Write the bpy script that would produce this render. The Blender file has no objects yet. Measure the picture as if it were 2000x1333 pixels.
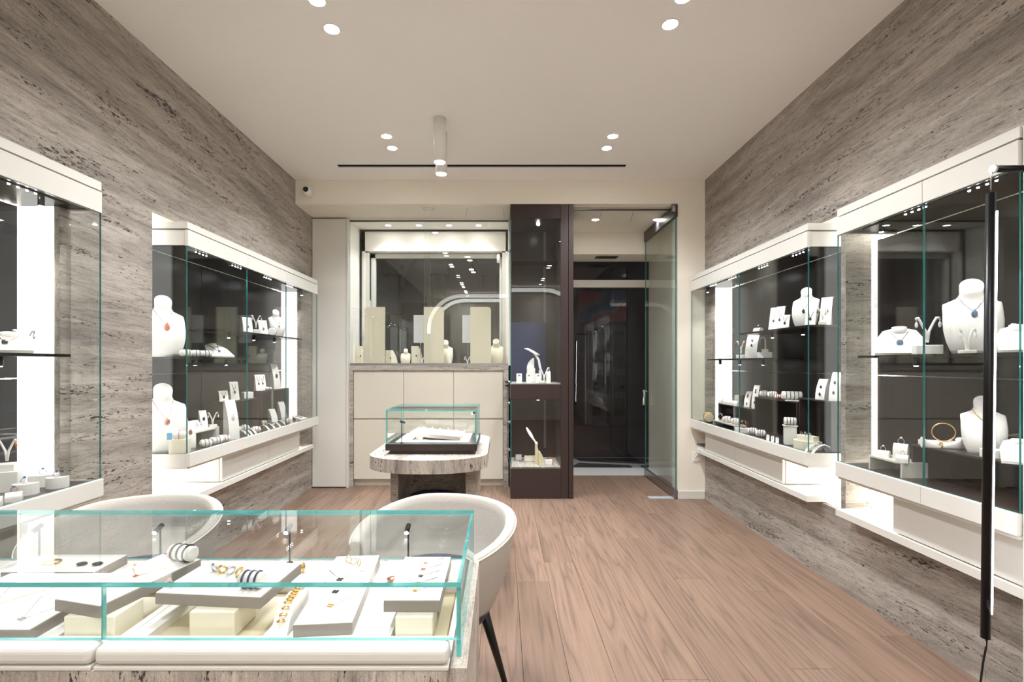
import bpy, bmesh, math, random
from mathutils import Vector, Matrix
random.seed(7)
PI = math.pi
R = math.radians
sc = bpy.context.scene
COL = sc.collection

# ------------------------------------------------------------------ camera
F = 944.0; VX = 979.0; VY = 711.0; CH = 1.271
cam = bpy.data.cameras.new('camera'); camo = bpy.data.objects.new('camera', cam); COL.objects.link(camo)
cam.sensor_width = 36; cam.lens = F / 2000 * 36
cam.shift_x = (1000 - VX) / 2000; cam.shift_y = (VY - 666.5) / 2000
cam.clip_start = 0.02; cam.clip_end = 100
camo.location = (0, 0, CH); camo.rotation_euler = (PI / 2, 0, 0)
sc.camera = camo
# ------------------------------------------------------------------ world (night), exposure
w = bpy.data.worlds.new('night'); sc.world = w; w.use_nodes = True
w.node_tree.nodes['Background'].inputs[0].default_value = (0.30, 0.34, 0.42, 1)
w.node_tree.nodes['Background'].inputs[1].default_value = 0.16
sc.view_settings.view_transform = 'Standard'; sc.view_settings.look = 'None'
sc.view_settings.gamma = 1.0; sc.view_settings.use_curve_mapping = False
sc.view_settings.exposure = 1.3
sc.cycles.transparent_max_bounces = 32
sc.cycles.max_bounces = 12; sc.cycles.diffuse_bounces = 5; sc.cycles.glossy_bounces = 4
sc.cycles.sample_clamp_indirect = 6.0
POWER_DOWN = 30.0
POWER_CASE = 2.2
LED_E = 12.0

# ------------------------------------------------------------------ pixel helpers (a pixel is a direction; the surface gives the distance)
def P(px, X, Z):
    Y = F * X / (px - VX)
    return Vector((X, Y, Z)), Y / F
def onz(px, py, Z):
    Y = F * (CH - Z) / (py - VY)
    return Vector(((px - VX) / F * Y, Y, Z)), Y / F
def aty(px, py, Y):
    return Vector(((px - VX) / F * Y, Y, CH - (py - VY) / F * Y))

# ------------------------------------------------------------------ materials
def lin(h):
    h = h.lstrip('#'); o = []
    for i in (0, 2, 4):
        v = int(h[i:i + 2], 16) / 255
        o.append(v / 12.92 if v <= .04045 else ((v + .055) / 1.055) ** 2.4)
    return (*o, 1)
MAT = {}
def mat(name, col, rough=.5, metal=0., spec=.5, coat=0., bump=None, trans=0.):
    m = bpy.data.materials.new(name); m.use_nodes = True
    nt = m.node_tree; b = nt.nodes['Principled BSDF']
    b.inputs['Base Color'].default_value = lin(col) if isinstance(col, str) else (*col, 1)
    b.inputs['Roughness'].default_value = rough; b.inputs['Metallic'].default_value = metal
    b.inputs['Specular IOR Level'].default_value = spec; b.inputs['Coat Weight'].default_value = coat
    b.inputs['Transmission Weight'].default_value = trans
    if bump:
        sca, st = bump
        tc = nt.nodes.new('ShaderNodeTexCoord'); n = nt.nodes.new('ShaderNodeTexNoise'); n.inputs['Scale'].default_value = sca
        n.inputs['Detail'].default_value = 3
        bp = nt.nodes.new('ShaderNodeBump'); bp.inputs['Strength'].default_value = st; bp.inputs['Distance'].default_value = .004
        nt.links.new(tc.outputs['Object'], n.inputs['Vector']); nt.links.new(n.outputs['Fac'], bp.inputs['Height']); nt.links.new(bp.outputs[0], b.inputs['Normal'])
    MAT[name] = m; return m
def emit(name, col, st):
    m = bpy.data.materials.new(name); m.use_nodes = True; nt = m.node_tree
    nt.nodes.remove(nt.nodes['Principled BSDF']); e = nt.nodes.new('ShaderNodeEmission')
    e.inputs[0].default_value = (*col, 1); e.inputs[1].default_value = st
    nt.links.new(e.outputs[0], nt.nodes['Material Output'].inputs[0]); MAT[name] = m; return m
def ramp(nt, stops):
    r = nt.nodes.new('ShaderNodeValToRGB'); cr = r.color_ramp
    while len(cr.elements) < len(stops): cr.elements.new(.5)
    for e, (p, c) in zip(cr.elements, stops):
        e.position = p; e.color = lin(c) if isinstance(c, str) else (c, c, c, 1)
    return r
def stone(name, ax, dark=1.0, sat=1.0):
    """vein-cut travertine; ax = (scale along world x, y, z) of the bands"""
    m = mat(name, '#8a8078', .55, spec=.3); nt = m.node_tree; b = nt.nodes['Principled BSDF']; L = nt.links.new
    g = nt.nodes.new('ShaderNodeNewGeometry')
    rot = nt.nodes.new('ShaderNodeMapping'); rot.inputs['Rotation'].default_value = (R(2.5) if ax[1] < ax[2] else 0, 0, 0)
    L(g.outputs['Position'], rot.inputs['Vector'])
    def noise(sc_, detail=6, rough=.65, dist=0.):
        mp = nt.nodes.new('ShaderNodeMapping'); mp.inputs['Scale'].default_value = sc_
        L(rot.outputs[0], mp.inputs['Vector'])
        n = nt.nodes.new('ShaderNodeTexNoise'); n.inputs['Scale'].default_value = 1; n.inputs['Detail'].default_value = detail
        n.inputs['Roughness'].default_value = rough; n.inputs['Distortion'].default_value = dist
        L(mp.outputs[0], n.inputs['Vector']); return n.outputs['Fac']
    def sv(al, ac): return tuple(ac if a > 5 else al for a in ax)
    n1 = noise(sv(.8, 9), 6, .7, .5); n2 = noise(sv(8, 70), 7, .85, .6); n3 = noise(sv(34, 130), 3, .65, .3); n4 = noise(sv(1.6, 13), 3, .6, .4); n5 = noise((170, 170, 170), 3, .7)
    r1 = ramp(nt, [(.28, '#8d837c'), (.44, '#aca196'), (.56, '#c0b5a9'), (.70, '#d3c9bd')])
    L(n1, r1.inputs[0])
    r2 = ramp(nt, [(.36, .34), (.47, .84), (.56, 1.0), (.66, 1.12)]); L(n2, r2.inputs[0])
    mx = nt.nodes.new('ShaderNodeMix'); mx.data_type = 'RGBA'; mx.blend_type = 'MULTIPLY'; mx.inputs[0].default_value = .9
    L(r1.outputs[0], mx.inputs[6]); L(r2.outputs[0], mx.inputs[7])
    r5 = ramp(nt, [(.3, .72), (.5, 1.0), (.7, 1.14)]); L(n5, r5.inputs[0])
    mg = nt.nodes.new('ShaderNodeMix'); mg.data_type = 'RGBA'; mg.blend_type = 'MULTIPLY'; mg.inputs[0].default_value = .8
    L(mx.outputs[2], mg.inputs[6]); L(r5.outputs[0], mg.inputs[7]); mx = mg
    # pits: threshold depends on a broad mask
    md = nt.nodes.new('ShaderNodeMath'); md.operation = 'MULTIPLY_ADD'; md.inputs[1].default_value = .8; L(n4, md.inputs[0])
    L(n3, md.inputs[2])
    rp = ramp(nt, [(.68, .0), (.745, 1.0)]); L(md.outputs[0], rp.inputs[0])
    m2 = nt.nodes.new('ShaderNodeMix'); m2.data_type = 'RGBA'; m2.blend_type = 'MIX'
    L(rp.outputs[0], m2.inputs[0]); m2.inputs[6].default_value = lin('#3f3631'); L(mx.outputs[2], m2.inputs[7])
    hs = nt.nodes.new('ShaderNodeHueSaturation'); hs.inputs['Value'].default_value = dark * .89; hs.inputs['Saturation'].default_value = .85; L(m2.outputs[2], hs.inputs['Color'])
    L(hs.outputs[0], b.inputs['Base Color'])
    bp = nt.nodes.new('ShaderNodeBump'); bp.inputs['Strength'].default_value = .5; bp.inputs['Distance'].default_value = .004
    ad = nt.nodes.new('ShaderNodeMath'); ad.operation = 'ADD'; L(rp.outputs[0], ad.inputs[0]); L(n2, ad.inputs[1])
    L(ad.outputs[0], bp.inputs['Height']); L(bp.outputs[0], b.inputs['Normal'])
    return m
stone('travertine', (20, 1.1, 20)); stone('travertine_across', (1.1, 20, 20), 1.1); stone('travertine_upright', (20, 1.3, 1.3), 1.3)
def wood():
    m = mat('oak', '#a08070', .42, spec=.4); nt = m.node_tree; b = nt.nodes['Principled BSDF']; L = nt.links.new
    tc = nt.nodes.new('ShaderNodeTexCoord'); oi = nt.nodes.new('ShaderNodeObjectInfo')
    off = nt.nodes.new('ShaderNodeVectorMath'); off.operation = 'MULTIPLY_ADD'
    off.inputs[1].default_value = (1, 1, 1); L(tc.outputs['Object'], off.inputs[0])
    cb = nt.nodes.new('ShaderNodeCombineXYZ'); ml = nt.nodes.new('ShaderNodeMath'); ml.operation = 'MULTIPLY'; ml.inputs[1].default_value = 37
    L(oi.outputs['Random'], ml.inputs[0]); L(ml.outputs[0], cb.inputs[0]); L(ml.outputs[0], cb.inputs[1]); L(cb.outputs[0], off.inputs[2])
    def nz(sc_, d, r, dist=0):
        mp = nt.nodes.new('ShaderNodeMapping'); mp.inputs['Scale'].default_value = sc_; L(off.outputs[0], mp.inputs['Vector'])
        n = nt.nodes.new('ShaderNodeTexNoise'); n.inputs['Scale'].default_value = 1; n.inputs['Detail'].default_value = d
        n.inputs['Roughness'].default_value = r; n.inputs['Distortion'].default_value = dist; L(mp.outputs[0], n.inputs['Vector']); return n.outputs['Fac']
    a = nz((9, .55, 1), 2, .5, .2)
    k = nt.nodes.new('ShaderNodeMath'); k.operation = 'MULTIPLY'; k.inputs[1].default_value = 17; L(a, k.inputs[0])
    fr = nt.nodes.new('ShaderNodeMath'); fr.operation = 'PINGPONG'; fr.inputs[1].default_value = 1; L(k.outputs[0], fr.inputs[0])
    fine = nz((150, 4, 1), 3, .6)
    r1 = ramp(nt, [(.0, '#766153'), (.25, '#866e5f'), (1, '#917766')]); L(fr.outputs[0], r1.inputs[0])
    r2 = ramp(nt, [(.3, .84), (.6, 1.05)]); L(fine, r2.inputs[0])
    mx = nt.nodes.new('ShaderNodeMix'); mx.data_type = 'RGBA'; mx.blend_type = 'MULTIPLY'; mx.inputs[0].default_value = .7
    L(r1.outputs[0], mx.inputs[6]); L(r2.outputs[0], mx.inputs[7])
    hs = nt.nodes.new('ShaderNodeHueSaturation'); mr = nt.nodes.new('ShaderNodeMapRange')
    mr.inputs['To Min'].default_value = .84; mr.inputs['To Max'].default_value = 1.06; L(oi.outputs['Random'], mr.inputs['Value'])
    L(mr.outputs[0], hs.inputs['Value']); L(mx.outputs[2], hs.inputs['Color']); L(hs.outputs[0], b.inputs['Base Color'])
    bp = nt.nodes.new('ShaderNodeBump'); bp.inputs['Strength'].default_value = .15; bp.inputs['Distance'].default_value = .002
    L(fine, bp.inputs['Height']); L(bp.outputs[0], b.inputs['Normal'])
wood()
def glass(name, tint):
    m = bpy.data.materials.new(name); m.use_nodes = True; nt = m.node_tree; L = nt.links.new
    nt.nodes.remove(nt.nodes['Principled BSDF'])
    t = nt.nodes.new('ShaderNodeBsdfTransparent'); t.inputs[0].default_value = (*tint, 1)
    gl = nt.nodes.new('ShaderNodeBsdfGlossy'); gl.inputs['Roughness'].default_value = 0.0
    ge = nt.nodes.new('ShaderNodeNewGeometry'); fr = nt.nodes.new('ShaderNodeFresnel')
    mi = nt.nodes.new('ShaderNodeMapRange'); mi.inputs['To Min'].default_value = 1.5; mi.inputs['To Max'].default_value = 1 / 1.5
    L(ge.outputs['Backfacing'], mi.inputs['Value']); L(mi.outputs[0], fr.inputs['IOR'])
    mx = nt.nodes.new('ShaderNodeMixShader'); L(fr.outputs[0], mx.inputs[0]); L(t.outputs[0], mx.inputs[1]); L(gl.outputs[0], mx.inputs[2])
    L(mx.outputs[0], nt.nodes['Material Output'].inputs[0]); MAT[name] = m
glass('glass', (.985, .995, .99)); glass('glass_dark', (.8, .78, .8)); glass('glass_grey', (.93, .955, .95))
mat('glass_edge', '#63c4c2', .15, trans=.25); mat('glass_edge_dark', '#2f7a78', .15, trans=.2)
mat('ceiling_paint', '#f8f5f0', .85, spec=.1); mat('wall_paint', '#f0eadd', .8, spec=.15)
mat('lacquer', '#dcdad3', .38, spec=.4); mat('lining', '#f3f0e8', .7, spec=.2)
mat('beige_panel', '#d6d0c2', .35, spec=.4)
mat('bronze', '#3a2d2b', .38, metal=.25, spec=.5, bump=None); mat('dark_panel', '#1b1615', .28, spec=.25)
mat('tray_liner', '#3b3130', .3, spec=.5); mat('black', '#0c0c0e', .4); mat('black_metal', '#131316', .35, metal=.4)
mat('white_leather', '#f1eeea', .5, spec=.3, bump=(350, .12)); mat('cream', '#ece6d2', .55, spec=.25); mat('ivory_panel', '#d9d1ba', .5)
mat('grey_edge', '#8e867f', .45); mat('pale_grey', '#d4d6d8', .5); mat('sand', '#d6cbaa', .6)
mat('boucle', '#d3cdc4', .9, spec=.1, bump=(420, .9)); mat('navy', '#182650', .6); mat('piping', '#f0ece4', .7)
mat('chrome', '#c9c9cb', .15, metal=1); mat('steel', '#a7a8aa', .32, metal=1); mat('dark_steel', '#5e5c5b', .4, metal=.8)
mat('gold', '#e3bf7c', .25, metal=1); mat('rose_gold', '#d48f78', .22, metal=1); mat('silver', '#d8d8dc', .2, metal=1); mat('dark_chain', '#3a3638', .35, metal=.8)
for n, c_ in (('blue_gem', '#2b7fb8'), ('violet_gem', '#6a3a9a'), ('clear_gem', '#dfe6ee'), ('red_gem', '#b8382c'), ('grey_blue_gem', '#4d6a8c'), ('black_gem', '#1a1a20'), ('navy_gem', '#1f2b58'), ('orange_gem', '#c9602c')):
    mat(n, c_, .08, spec=.9, coat=.6)
mat('plate_steel', '#b9c3c8', .45, metal=.2); mat('white_plastic', '#ecebe6', .35); mat('cyan_tag', '#4f9ecf', .5); mat('paper', '#eceae4', .8)
mat('marble', '#d9d9d6', .3); mat('street_stone', '#16151a', .5); mat('street_joint', '#d6d4d2', .7); mat('asphalt', '#17161a', .8)
mat('facade', '#6a655f', .8); mat('facade_dark', '#211f25', .8); mat('door_dark', '#37353c', .6)
mat('flap_red', '#8a2d22', .8)
emit('led', (1, .97, .92), LED_E); emit('lamp_disc', (1, .97, .92), 40); emit('tube_led', (.95, .95, 1.0), 14); emit('micro_led', (1, 1, 1), 30); emit('cove', (1, .97, .92), 2.5); emit('light_panel', (1, .985, .95), .95)
def painting_mat():
    m = mat('reflected_painting', '#333333', .6); nt = m.node_tree; b = nt.nodes['Principled BSDF']; L = nt.links.new
    tc = nt.nodes.new('ShaderNodeTexCoord'); n = nt.nodes.new('ShaderNodeTexNoise'); n.inputs['Scale'].default_value = 2.2; n.inputs['Detail'].default_value = 4
    L(tc.outputs['Object'], n.inputs['Vector'])
    sx = nt.nodes.new('ShaderNodeSeparateXYZ'); L(tc.outputs['Object'], sx.inputs[0])
    a = nt.nodes.new('ShaderNodeMath'); a.operation = 'MULTIPLY_ADD'; a.inputs[1].default_value = .55; L(sx.outputs['X'], a.inputs[0]); L(n.outputs['Fac'], a.inputs[2])
    s = nt.nodes.new('ShaderNodeMath'); s.operation = 'SUBTRACT'; L(a.outputs[0], s.inputs[0]); s2 = nt.nodes.new('ShaderNodeMath'); s2.operation = 'MULTIPLY'; s2.inputs[1].default_value = .8
    L(sx.outputs['Z'], s2.inputs[0]); L(s2.outputs[0], s.inputs[1])
    r = ramp(nt, [(.18, '#7a2c22'), (.3, '#55504f'), (.42, '#173a55'), (.62, '#1a4660'), (.68, '#57525a'), (.76, '#7d2b2a')]); L(s.outputs[0], r.inputs[0])
    L(r.outputs[0], b.inputs['Base Color'])
painting_mat()

# ------------------------------------------------------------------ mesh builder
class MB:
    def __init__(s): s.v = []; s.f = []; s.mi = []; s.sm = []
    def add(s, vs, fs, mi=0, smooth=False):
        o = len(s.v); s.v += [tuple(v) for v in vs]
        for f in fs: s.f.append([i + o for i in f]); s.mi.append(mi); s.sm.append(smooth)
        return s
    def box(s, x0, x1, y0, y1, z0, z1, mi=0):
        vs = [(x, y, z) for z in (z0, z1) for y in (y0, y1) for x in (x0, x1)]
        return s.add(vs, [(0, 2, 3, 1), (4, 5, 7, 6), (0, 1, 5, 4), (2, 6, 7, 3), (0, 4, 6, 2), (1, 3, 7, 5)], mi)
    def pane(s, x0, x1, y0, y1, z0, z1):
        """glass slab: big faces slot 0, edges slot 1"""
        d = (x1 - x0, y1 - y0, z1 - z0); t = d.index(min(d))
        s.box(x0, x1, y0, y1, z0, z1)
        big = {0: (4, 5), 1: (2, 3), 2: (0, 1)}[t]
        for k in range(6): s.mi[-6 + k] = 0 if k in big else 1
        return s
    def bbox(s, x0, x1, y0, y1, z0, z1, b=.004, mi=0, seg=2):
        bm = bmesh.new(); bmesh.ops.create_cube(bm, size=1)
        for v in bm.verts: v.co = Vector(((x0 + x1) / 2 + v.co.x * (x1 - x0), (y0 + y1) / 2 + v.co.y * (y1 - y0), (z0 + z1) / 2 + v.co.z * (z1 - z0)))
        b = min(b, .49 * min(x1 - x0, y1 - y0, z1 - z0))
        bmesh.ops.bevel(bm, geom=bm.edges[:], offset=b, segments=seg, profile=.5, affect='EDGES')
        bm.verts.index_update()
        s.add([v.co[:] for v in bm.verts], [[v.index for v in f.verts] for f in bm.faces], mi, False); bm.free(); return s
    def loft(s, rings, mi=0, caps=True, closed=True, smooth=True):
        n = len(rings[0]); o = []
        for r in rings: o += list(r)
        fs = []
        m = n if closed else n - 1
        for i in range(len(rings) - 1):
            for j in range(m):
                fs.append((i * n + j, i * n + (j + 1) % n, (i + 1) * n + (j + 1) % n, (i + 1) * n + j))
        s.add(o, fs, mi, smooth)
        if caps:
            s.add(rings[0], [tuple(range(n))[::-1]], mi); s.add(rings[-1], [tuple(range(n))], mi)
        return s
    def tube(s, pts, r, n=8, mi=0, closed=False, caps=True):
        pts = [Vector(p) for p in pts]; rings = []; N = len(pts)
        rr = r if isinstance(r, (list, tuple)) else [r] * N
        up = None
        for i, p in enumerate(pts):
            t = (pts[(i + 1) % N] - pts[i - 1]) if closed else (pts[min(i + 1, N - 1)] - pts[max(i - 1, 0)])
            t.normalize()
            if up is None: up = t.orthogonal().normalized()
            up = (up - t * up.dot(t))
            if up.length < 1e-5: up = t.orthogonal()
            up.normalize(); q = t.cross(up)
            rings.append([p + (up * math.cos(2 * PI * k / n) + q * math.sin(2 * PI * k / n)) * rr[i] for k in range(n)])
        if closed: rings.append(rings[0])
        return s.loft(rings, mi, caps and not closed)
    def cyl(s, p0, p1, r0, r1=None, n=16, mi=0): return s.tube([p0, p1], [r0, r0 if r1 is None else r1], n, mi)
    def torus(s, c, Rr, r, ax=(0, 0, 1), n=20, m=6, mi=0, sq=1.0):
        ax = Vector(ax).normalized(); u = ax.orthogonal().normalized(); q = ax.cross(u); c = Vector(c)
        return s.tube([c + (u * math.cos(2 * PI * k / n) + q * math.sin(2 * PI * k / n) * sq) * Rr for k in range(n)], r, m, mi, closed=True)
    def ball(s, c, rx, ry=None, rz=None, n=10, mi=0):
        ry = rx if ry is None else ry; rz = rx if rz is None else rz; c = Vector(c); rings = []
        for i in range(1, n):
            a = PI * i / n
            rings.append([c + Vector((rx * math.sin(a) * math.cos(2 * PI * k / n), ry * math.sin(a) * math.sin(2 * PI * k / n), -rz * math.cos(a))) for k in range(n)])
        return s.loft(rings, mi)
    def prism(s, prof, ax, a0, a1, mi=0, smooth=False):
        """prof: 2D polygon in the plane across axis ax ('x': (y,z), 'y': (x,z), 'z': (x,y))"""
        def mk(p, a): return (a, p[0], p[1]) if ax == 'x' else (p[0], a, p[1]) if ax == 'y' else (p[0], p[1], a)
        n = len(prof); vs = [mk(p, a0) for p in prof] + [mk(p, a1) for p in prof]
        fs = [(i, (i + 1) % n, n + (i + 1) % n, n + i) for i in range(n)]
        s.add(vs, fs, mi, smooth); s.add(vs[:n], [tuple(range(n))[::-1]], mi); s.add(vs[n:], [tuple(range(n))], mi); return s
    def build(s, name, mats, parent=None, world=False, rel=None):
        me = bpy.data.meshes.new(name)
        vs = s.v
        if world and parent is not None:
            l = parent.location; vs = [(v[0] - l.x, v[1] - l.y, v[2] - l.z) for v in vs]
        if rel is not None:
            l = rel.location; vs = [(v[0] - l.x, v[1] - l.y, v[2] - l.z) for v in vs]
        me.from_pydata(vs, [], s.f)
        if isinstance(mats, str): mats = [mats]
        for m in mats: me.materials.append(MAT[m])
        me.polygons.foreach_set('material_index', s.mi); me.polygons.foreach_set('use_smooth', s.sm)
        bm = bmesh.new(); bm.from_mesh(me); bmesh.ops.remove_doubles(bm, verts=bm.verts, dist=1e-6); bmesh.ops.recalc_face_normals(bm, faces=bm.faces); bm.to_mesh(me); bm.free()
        me.update()
        o = bpy.data.objects.new(name, me); COL.objects.link(o)
        if parent is not None: o.parent = parent
        return o
def tag(o, label=None, cat=None, group=None, kind=None):
    if label: o['label'] = label
    if cat: o['category'] = cat
    if group: o['group'] = group
    if kind: o['kind'] = kind
    return o
def thing(name, label, cat, loc=(0, 0, 0), rz=0, group=None):
    o = bpy.data.objects.new(name, None); COL.objects.link(o); o.empty_display_size = .05
    o.location = loc; o.rotation_euler = (0, 0, rz); return tag(o, label, cat, group)
def single(mb, name, mats, label, cat, loc=(0, 0, 0), rz=0, group=None):
    o = mb.build(name, mats); o.location = loc; o.rotation_euler = (0, 0, rz); return tag(o, label, cat, group)
def struct(mb, name, mats, label):
    o = mb.build(name, mats); return tag(o, label, None, None, 'structure')
def spot(parent, loc, tgt, e, size=80, blend=.6, rad=.02, col=(.95, .975, 1.0), world=True):
    l = bpy.data.lights.new('spot_light', 'SPOT'); l.energy = e; l.spot_size = R(size); l.spot_blend = blend; l.shadow_soft_size = rad; l.color = col
    o = bpy.data.objects.new('spot_light', l); COL.objects.link(o)
    d = Vector(tgt) - Vector(loc); o.rotation_euler = d.to_track_quat('-Z', 'Y').to_euler()
    o.location = Vector(loc) - (parent.location if (parent is not None and world) else Vector((0, 0, 0)))
    if parent is not None: o.parent = parent
    return o

# ================================================================== THE ROOM
XL, XR, YB, H = -1.935, 1.916, 4.545, 3.0
YR = -1.8                       # wall behind the camera
NZ0, NZ1, ND = .44, 2.126, .22  # wall niches: sill, head, depth
YP = 4.94                       # recess behind the header
# floor: sub-floor slab + boards
fl = struct(MB().box(XL - .3, XR + .3, YR, 5.5, -.08, -.02), 'floor', 'oak', 'brown oak board floor')
PW = .186; x = XL - .02; pl = {}
while x < XR:
    y = YR + random.uniform(-1.6, 0)
    while y < 5.5:
        Ln = random.choice((1.5, 1.8, 2.1)); y0, y1 = max(y, YR), min(y + Ln, 5.499)
        y += Ln
        if y1 - y0 < .02: continue
        key = round(y1 - y0, 3)
        if key not in pl:
            o = MB().bbox(-PW / 2 + .0006, PW / 2 - .0006, .0006, key - .0006, -.019, 0, .0012, seg=1).build('plank', 'oak', fl); pl[key] = o.data
        else:
            o = bpy.data.objects.new('plank', pl[key]); COL.objects.link(o); o.parent = fl
        o.location = (x + PW / 2, y0, 0)
    x += PW
# ceiling
cl = MB()
SX0, SX1, SY0, SY1 = -1.428, 1.088, 4.195, 4.255
cl.box(XL - .3, XR + .3, YR, SY0, H, H + .1).box(XL - .3, XR + .3, SY1, YB, H, H + .1).box(XL - .3, SX0, SY0, SY1, H, H + .1).box(SX1, XR + .3, SY0, SY1, H, H + .1)
ceiling = struct(cl, 'ceiling', 'ceiling_paint', 'smooth cream painted ceiling')
t = thing('air_diffuser', 'long black linear air slot in the cream ceiling', 'air vent', (SX0 / 2 + SX1 / 2, 4.222, H + .06))
MB().box(SX0, SX1, SY0 + .001, SY1 - .001, H + .006, H + .09).build('duct', 'black', t, True)
MB().box(SX0 + .001, SX1 - .001, 4.222, 4.228, H + .001, H + .006).build('vane', 'black_metal', t, True)
# header beam + recess ceiling
hb = struct(MB().box(XL - .001, XR + .3, YB, YB + .06, 2.775, H + .1), 'trim_1', 'wall_paint', 'cream header beam above the window and door')
rc = struct(MB().box(XL - .001, XR + .3, YB + .06, 5.505, 2.77, 2.86), 'ceiling_recess', 'wall_paint', 'cream soffit over the window and door recess')
for (x0, y0, x1, y1) in ((-.33, 4.66, -.36, 4.92), (.02, 4.66, .03, 4.92), (.99, 4.75, 1.02, 5.1), (1.30, 4.75, 1.36, 5.1)):
    tag(MB().prism([(x0, y0), (x0 + .003, y0), (x1 + .003, y1), (x1, y1)], 'z', 2.7685, 2.7699).build('seam', 'grey_edge', rc), 'thin seam of an access panel')
# back wall pieces
struct(MB().box(1.80, XR + .3, YB + .14, 5.9, 0, 2.775), 'wall_vestibule_pier', 'wall_paint', 'cream side wall behind the open glass door')
struct(MB().box(1.656, XR + .3, YB, YB + .14, 0, 2.775), 'wall_back', 'wall_paint', 'cream pier beside the glass entrance door')
struct(MB().bbox(1.656, XR - .005, YB - .012, YB, 0, .075, .002), 'baseboard_back', 'lacquer', 'white baseboard of the cream pier')
struct(MB().box(XL - .3, -1.59, 5.005, 5.4, 0, 2.775), 'wall_recess', 'wall_paint', 'cream wall behind the tall white panel')
struct(MB().box(.679, .72, 5.06, 5.9, 0, 2.775), 'wall_vestibule', 'wall_paint', 'cream side wall of the entrance vestibule')
struct(MB().box(.719, 1.80, 5.505, 5.56, 2.52, 2.86).box(.719, 1.80, 5.56, 5.92, 2.52, 2.6), 'trim_2', 'wall_paint', 'cream bulkhead above the entrance glazing')

# side walls with niches
def wall(name, X, sg, y_end, holes, label):
    xo = X + sg * .40
    mb = MB(); a, b = sorted((X, xo))
    mb.box(a, b, YR, y_end, 0, NZ0).box(a, b, YR, y_end, NZ1, H)
    ys = [YR] + [v for h in holes for v in h] + [y_end]
    for i in range(0, len(ys), 2): mb.box(a, b, ys[i], ys[i + 1], NZ0, NZ1)
    o = struct(mb, name, 'travertine', label)
    for h in holes:
        n = MB(); xb = X + sg * ND; lo, hi = sorted((xb, xo)); n.box(lo, hi, h[0], h[1], NZ0, NZ1)
        lo, hi = sorted((X + sg * .022, xb)); e = .004
        n.box(lo, hi, h[0], h[0] + e, NZ0, NZ1)
        if not (sg > 0 and h[1] < 3): n.box(lo, hi, h[1] - e, h[1], NZ0, NZ1)
        n.box(lo, hi, h[0], h[1], NZ0, NZ0 + e).box(lo, hi, h[0], h[1], NZ1 - e, NZ1)
        tag(n.build('niche_lining', 'lining', o), 'white niche lining washed by LED light')
    return o
HL = [(.9, 2.12), (2.68, 4.636)]; HR = [(1.45, 2.696), (2.725, 4.38)]
wl = wall('wall_left', XL, -1, YP, HL, 'grey brown vein-cut travertine wall beside the tall white panel')
wr = wall('wall_right', XR, 1, YB, HR, 'grey brown vein-cut travertine wall beside the entrance door')
# wall behind the camera with an arched cove
rear = MB().box(XL - .3, XR + .3, YR - .1, YR, 0, H + .1)
struct(rear, 'wall_rear', 'wall_paint', 'cream wall with an arched cove behind the counter')
def archpts(x0, x1, z0, z1, r, n=10):
    pts = [(x0, z0)]
    for k in range(n + 1):
        a = PI - PI / 2 * k / n; pts.append((x0 + r + r * math.cos(a), z1 - r + r * math.sin(a)))
    for k in range(n + 1):
        a = PI / 2 - PI / 2 * k / n; pts.append((x1 - r + r * math.cos(a), z1 - r + r * math.sin(a)))
    pts.append((x1, z0)); return pts
ar = struct(MB().tube([(x, YR + .05, z) for x, z in archpts(-1.75, 1.75, 2.0, 2.92, .8)], .05, 8), 'trim_3', 'lacquer', 'white arched cove moulding on the rear wall')
MB().tube([(x, YR + .11, z) for x, z in archpts(-1.75, 1.75, 2.0, 2.92, .8)], .045, 8).build('light_strip', 'cove', ar)

# tall white wardrobe panel
t = thing('tall_cabinet', 'tall plain white cabinet panel beside the shop window', 'cabinet', (-1.75, YP, 0))
MB().bbox(XL + .003, -1.588, YP, YP + .06, .012, 2.755, .002).build('door', 'lacquer', t, True)
MB().bbox(-1.585, -1.566, YP, YP + .0495, 0, 2.765, .002).build('side_panel', 'lacquer', t, True)
# low cabinet under the window with stone surround
t = thing('low_cabinet', 'low beige six-panel cabinet framed in travertine under the shop window', 'cabinet', (-.75, 5.0, 0))
MB().box(-1.584, -1.53, 4.99, 5.36, 0, 1.2).build('stone_side', 'travertine_across', t, True)
MB().box(.02, .074, 4.99, 5.36, 0, 1.2).build('stone_side', 'travertine_across', t, True)
MB().box(-1.584, .074, 4.99, 5.36, 1.2, 1.252).build('stone_top', 'travertine_across', t, True)
MB().box(-1.529, .019, 5.05, 5.36, .0, .07).build('plinth', 'beige_panel', t, True)
MB().box(-1.529, .019, 5.026, 5.36, .071, 1.199).build('carcass', 'beige_panel', t, True)
for (xa, xb) in ((-1.527, -1.014), (-1.010, -.495), (-.491, .017)):
    for (za, zb) in ((.076, .692), (.706, 1.194)):
        MB().bbox(xa, xb, 5.004, 5.024, za, zb, .002).build('door', 'beige_panel', t, True)

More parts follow.
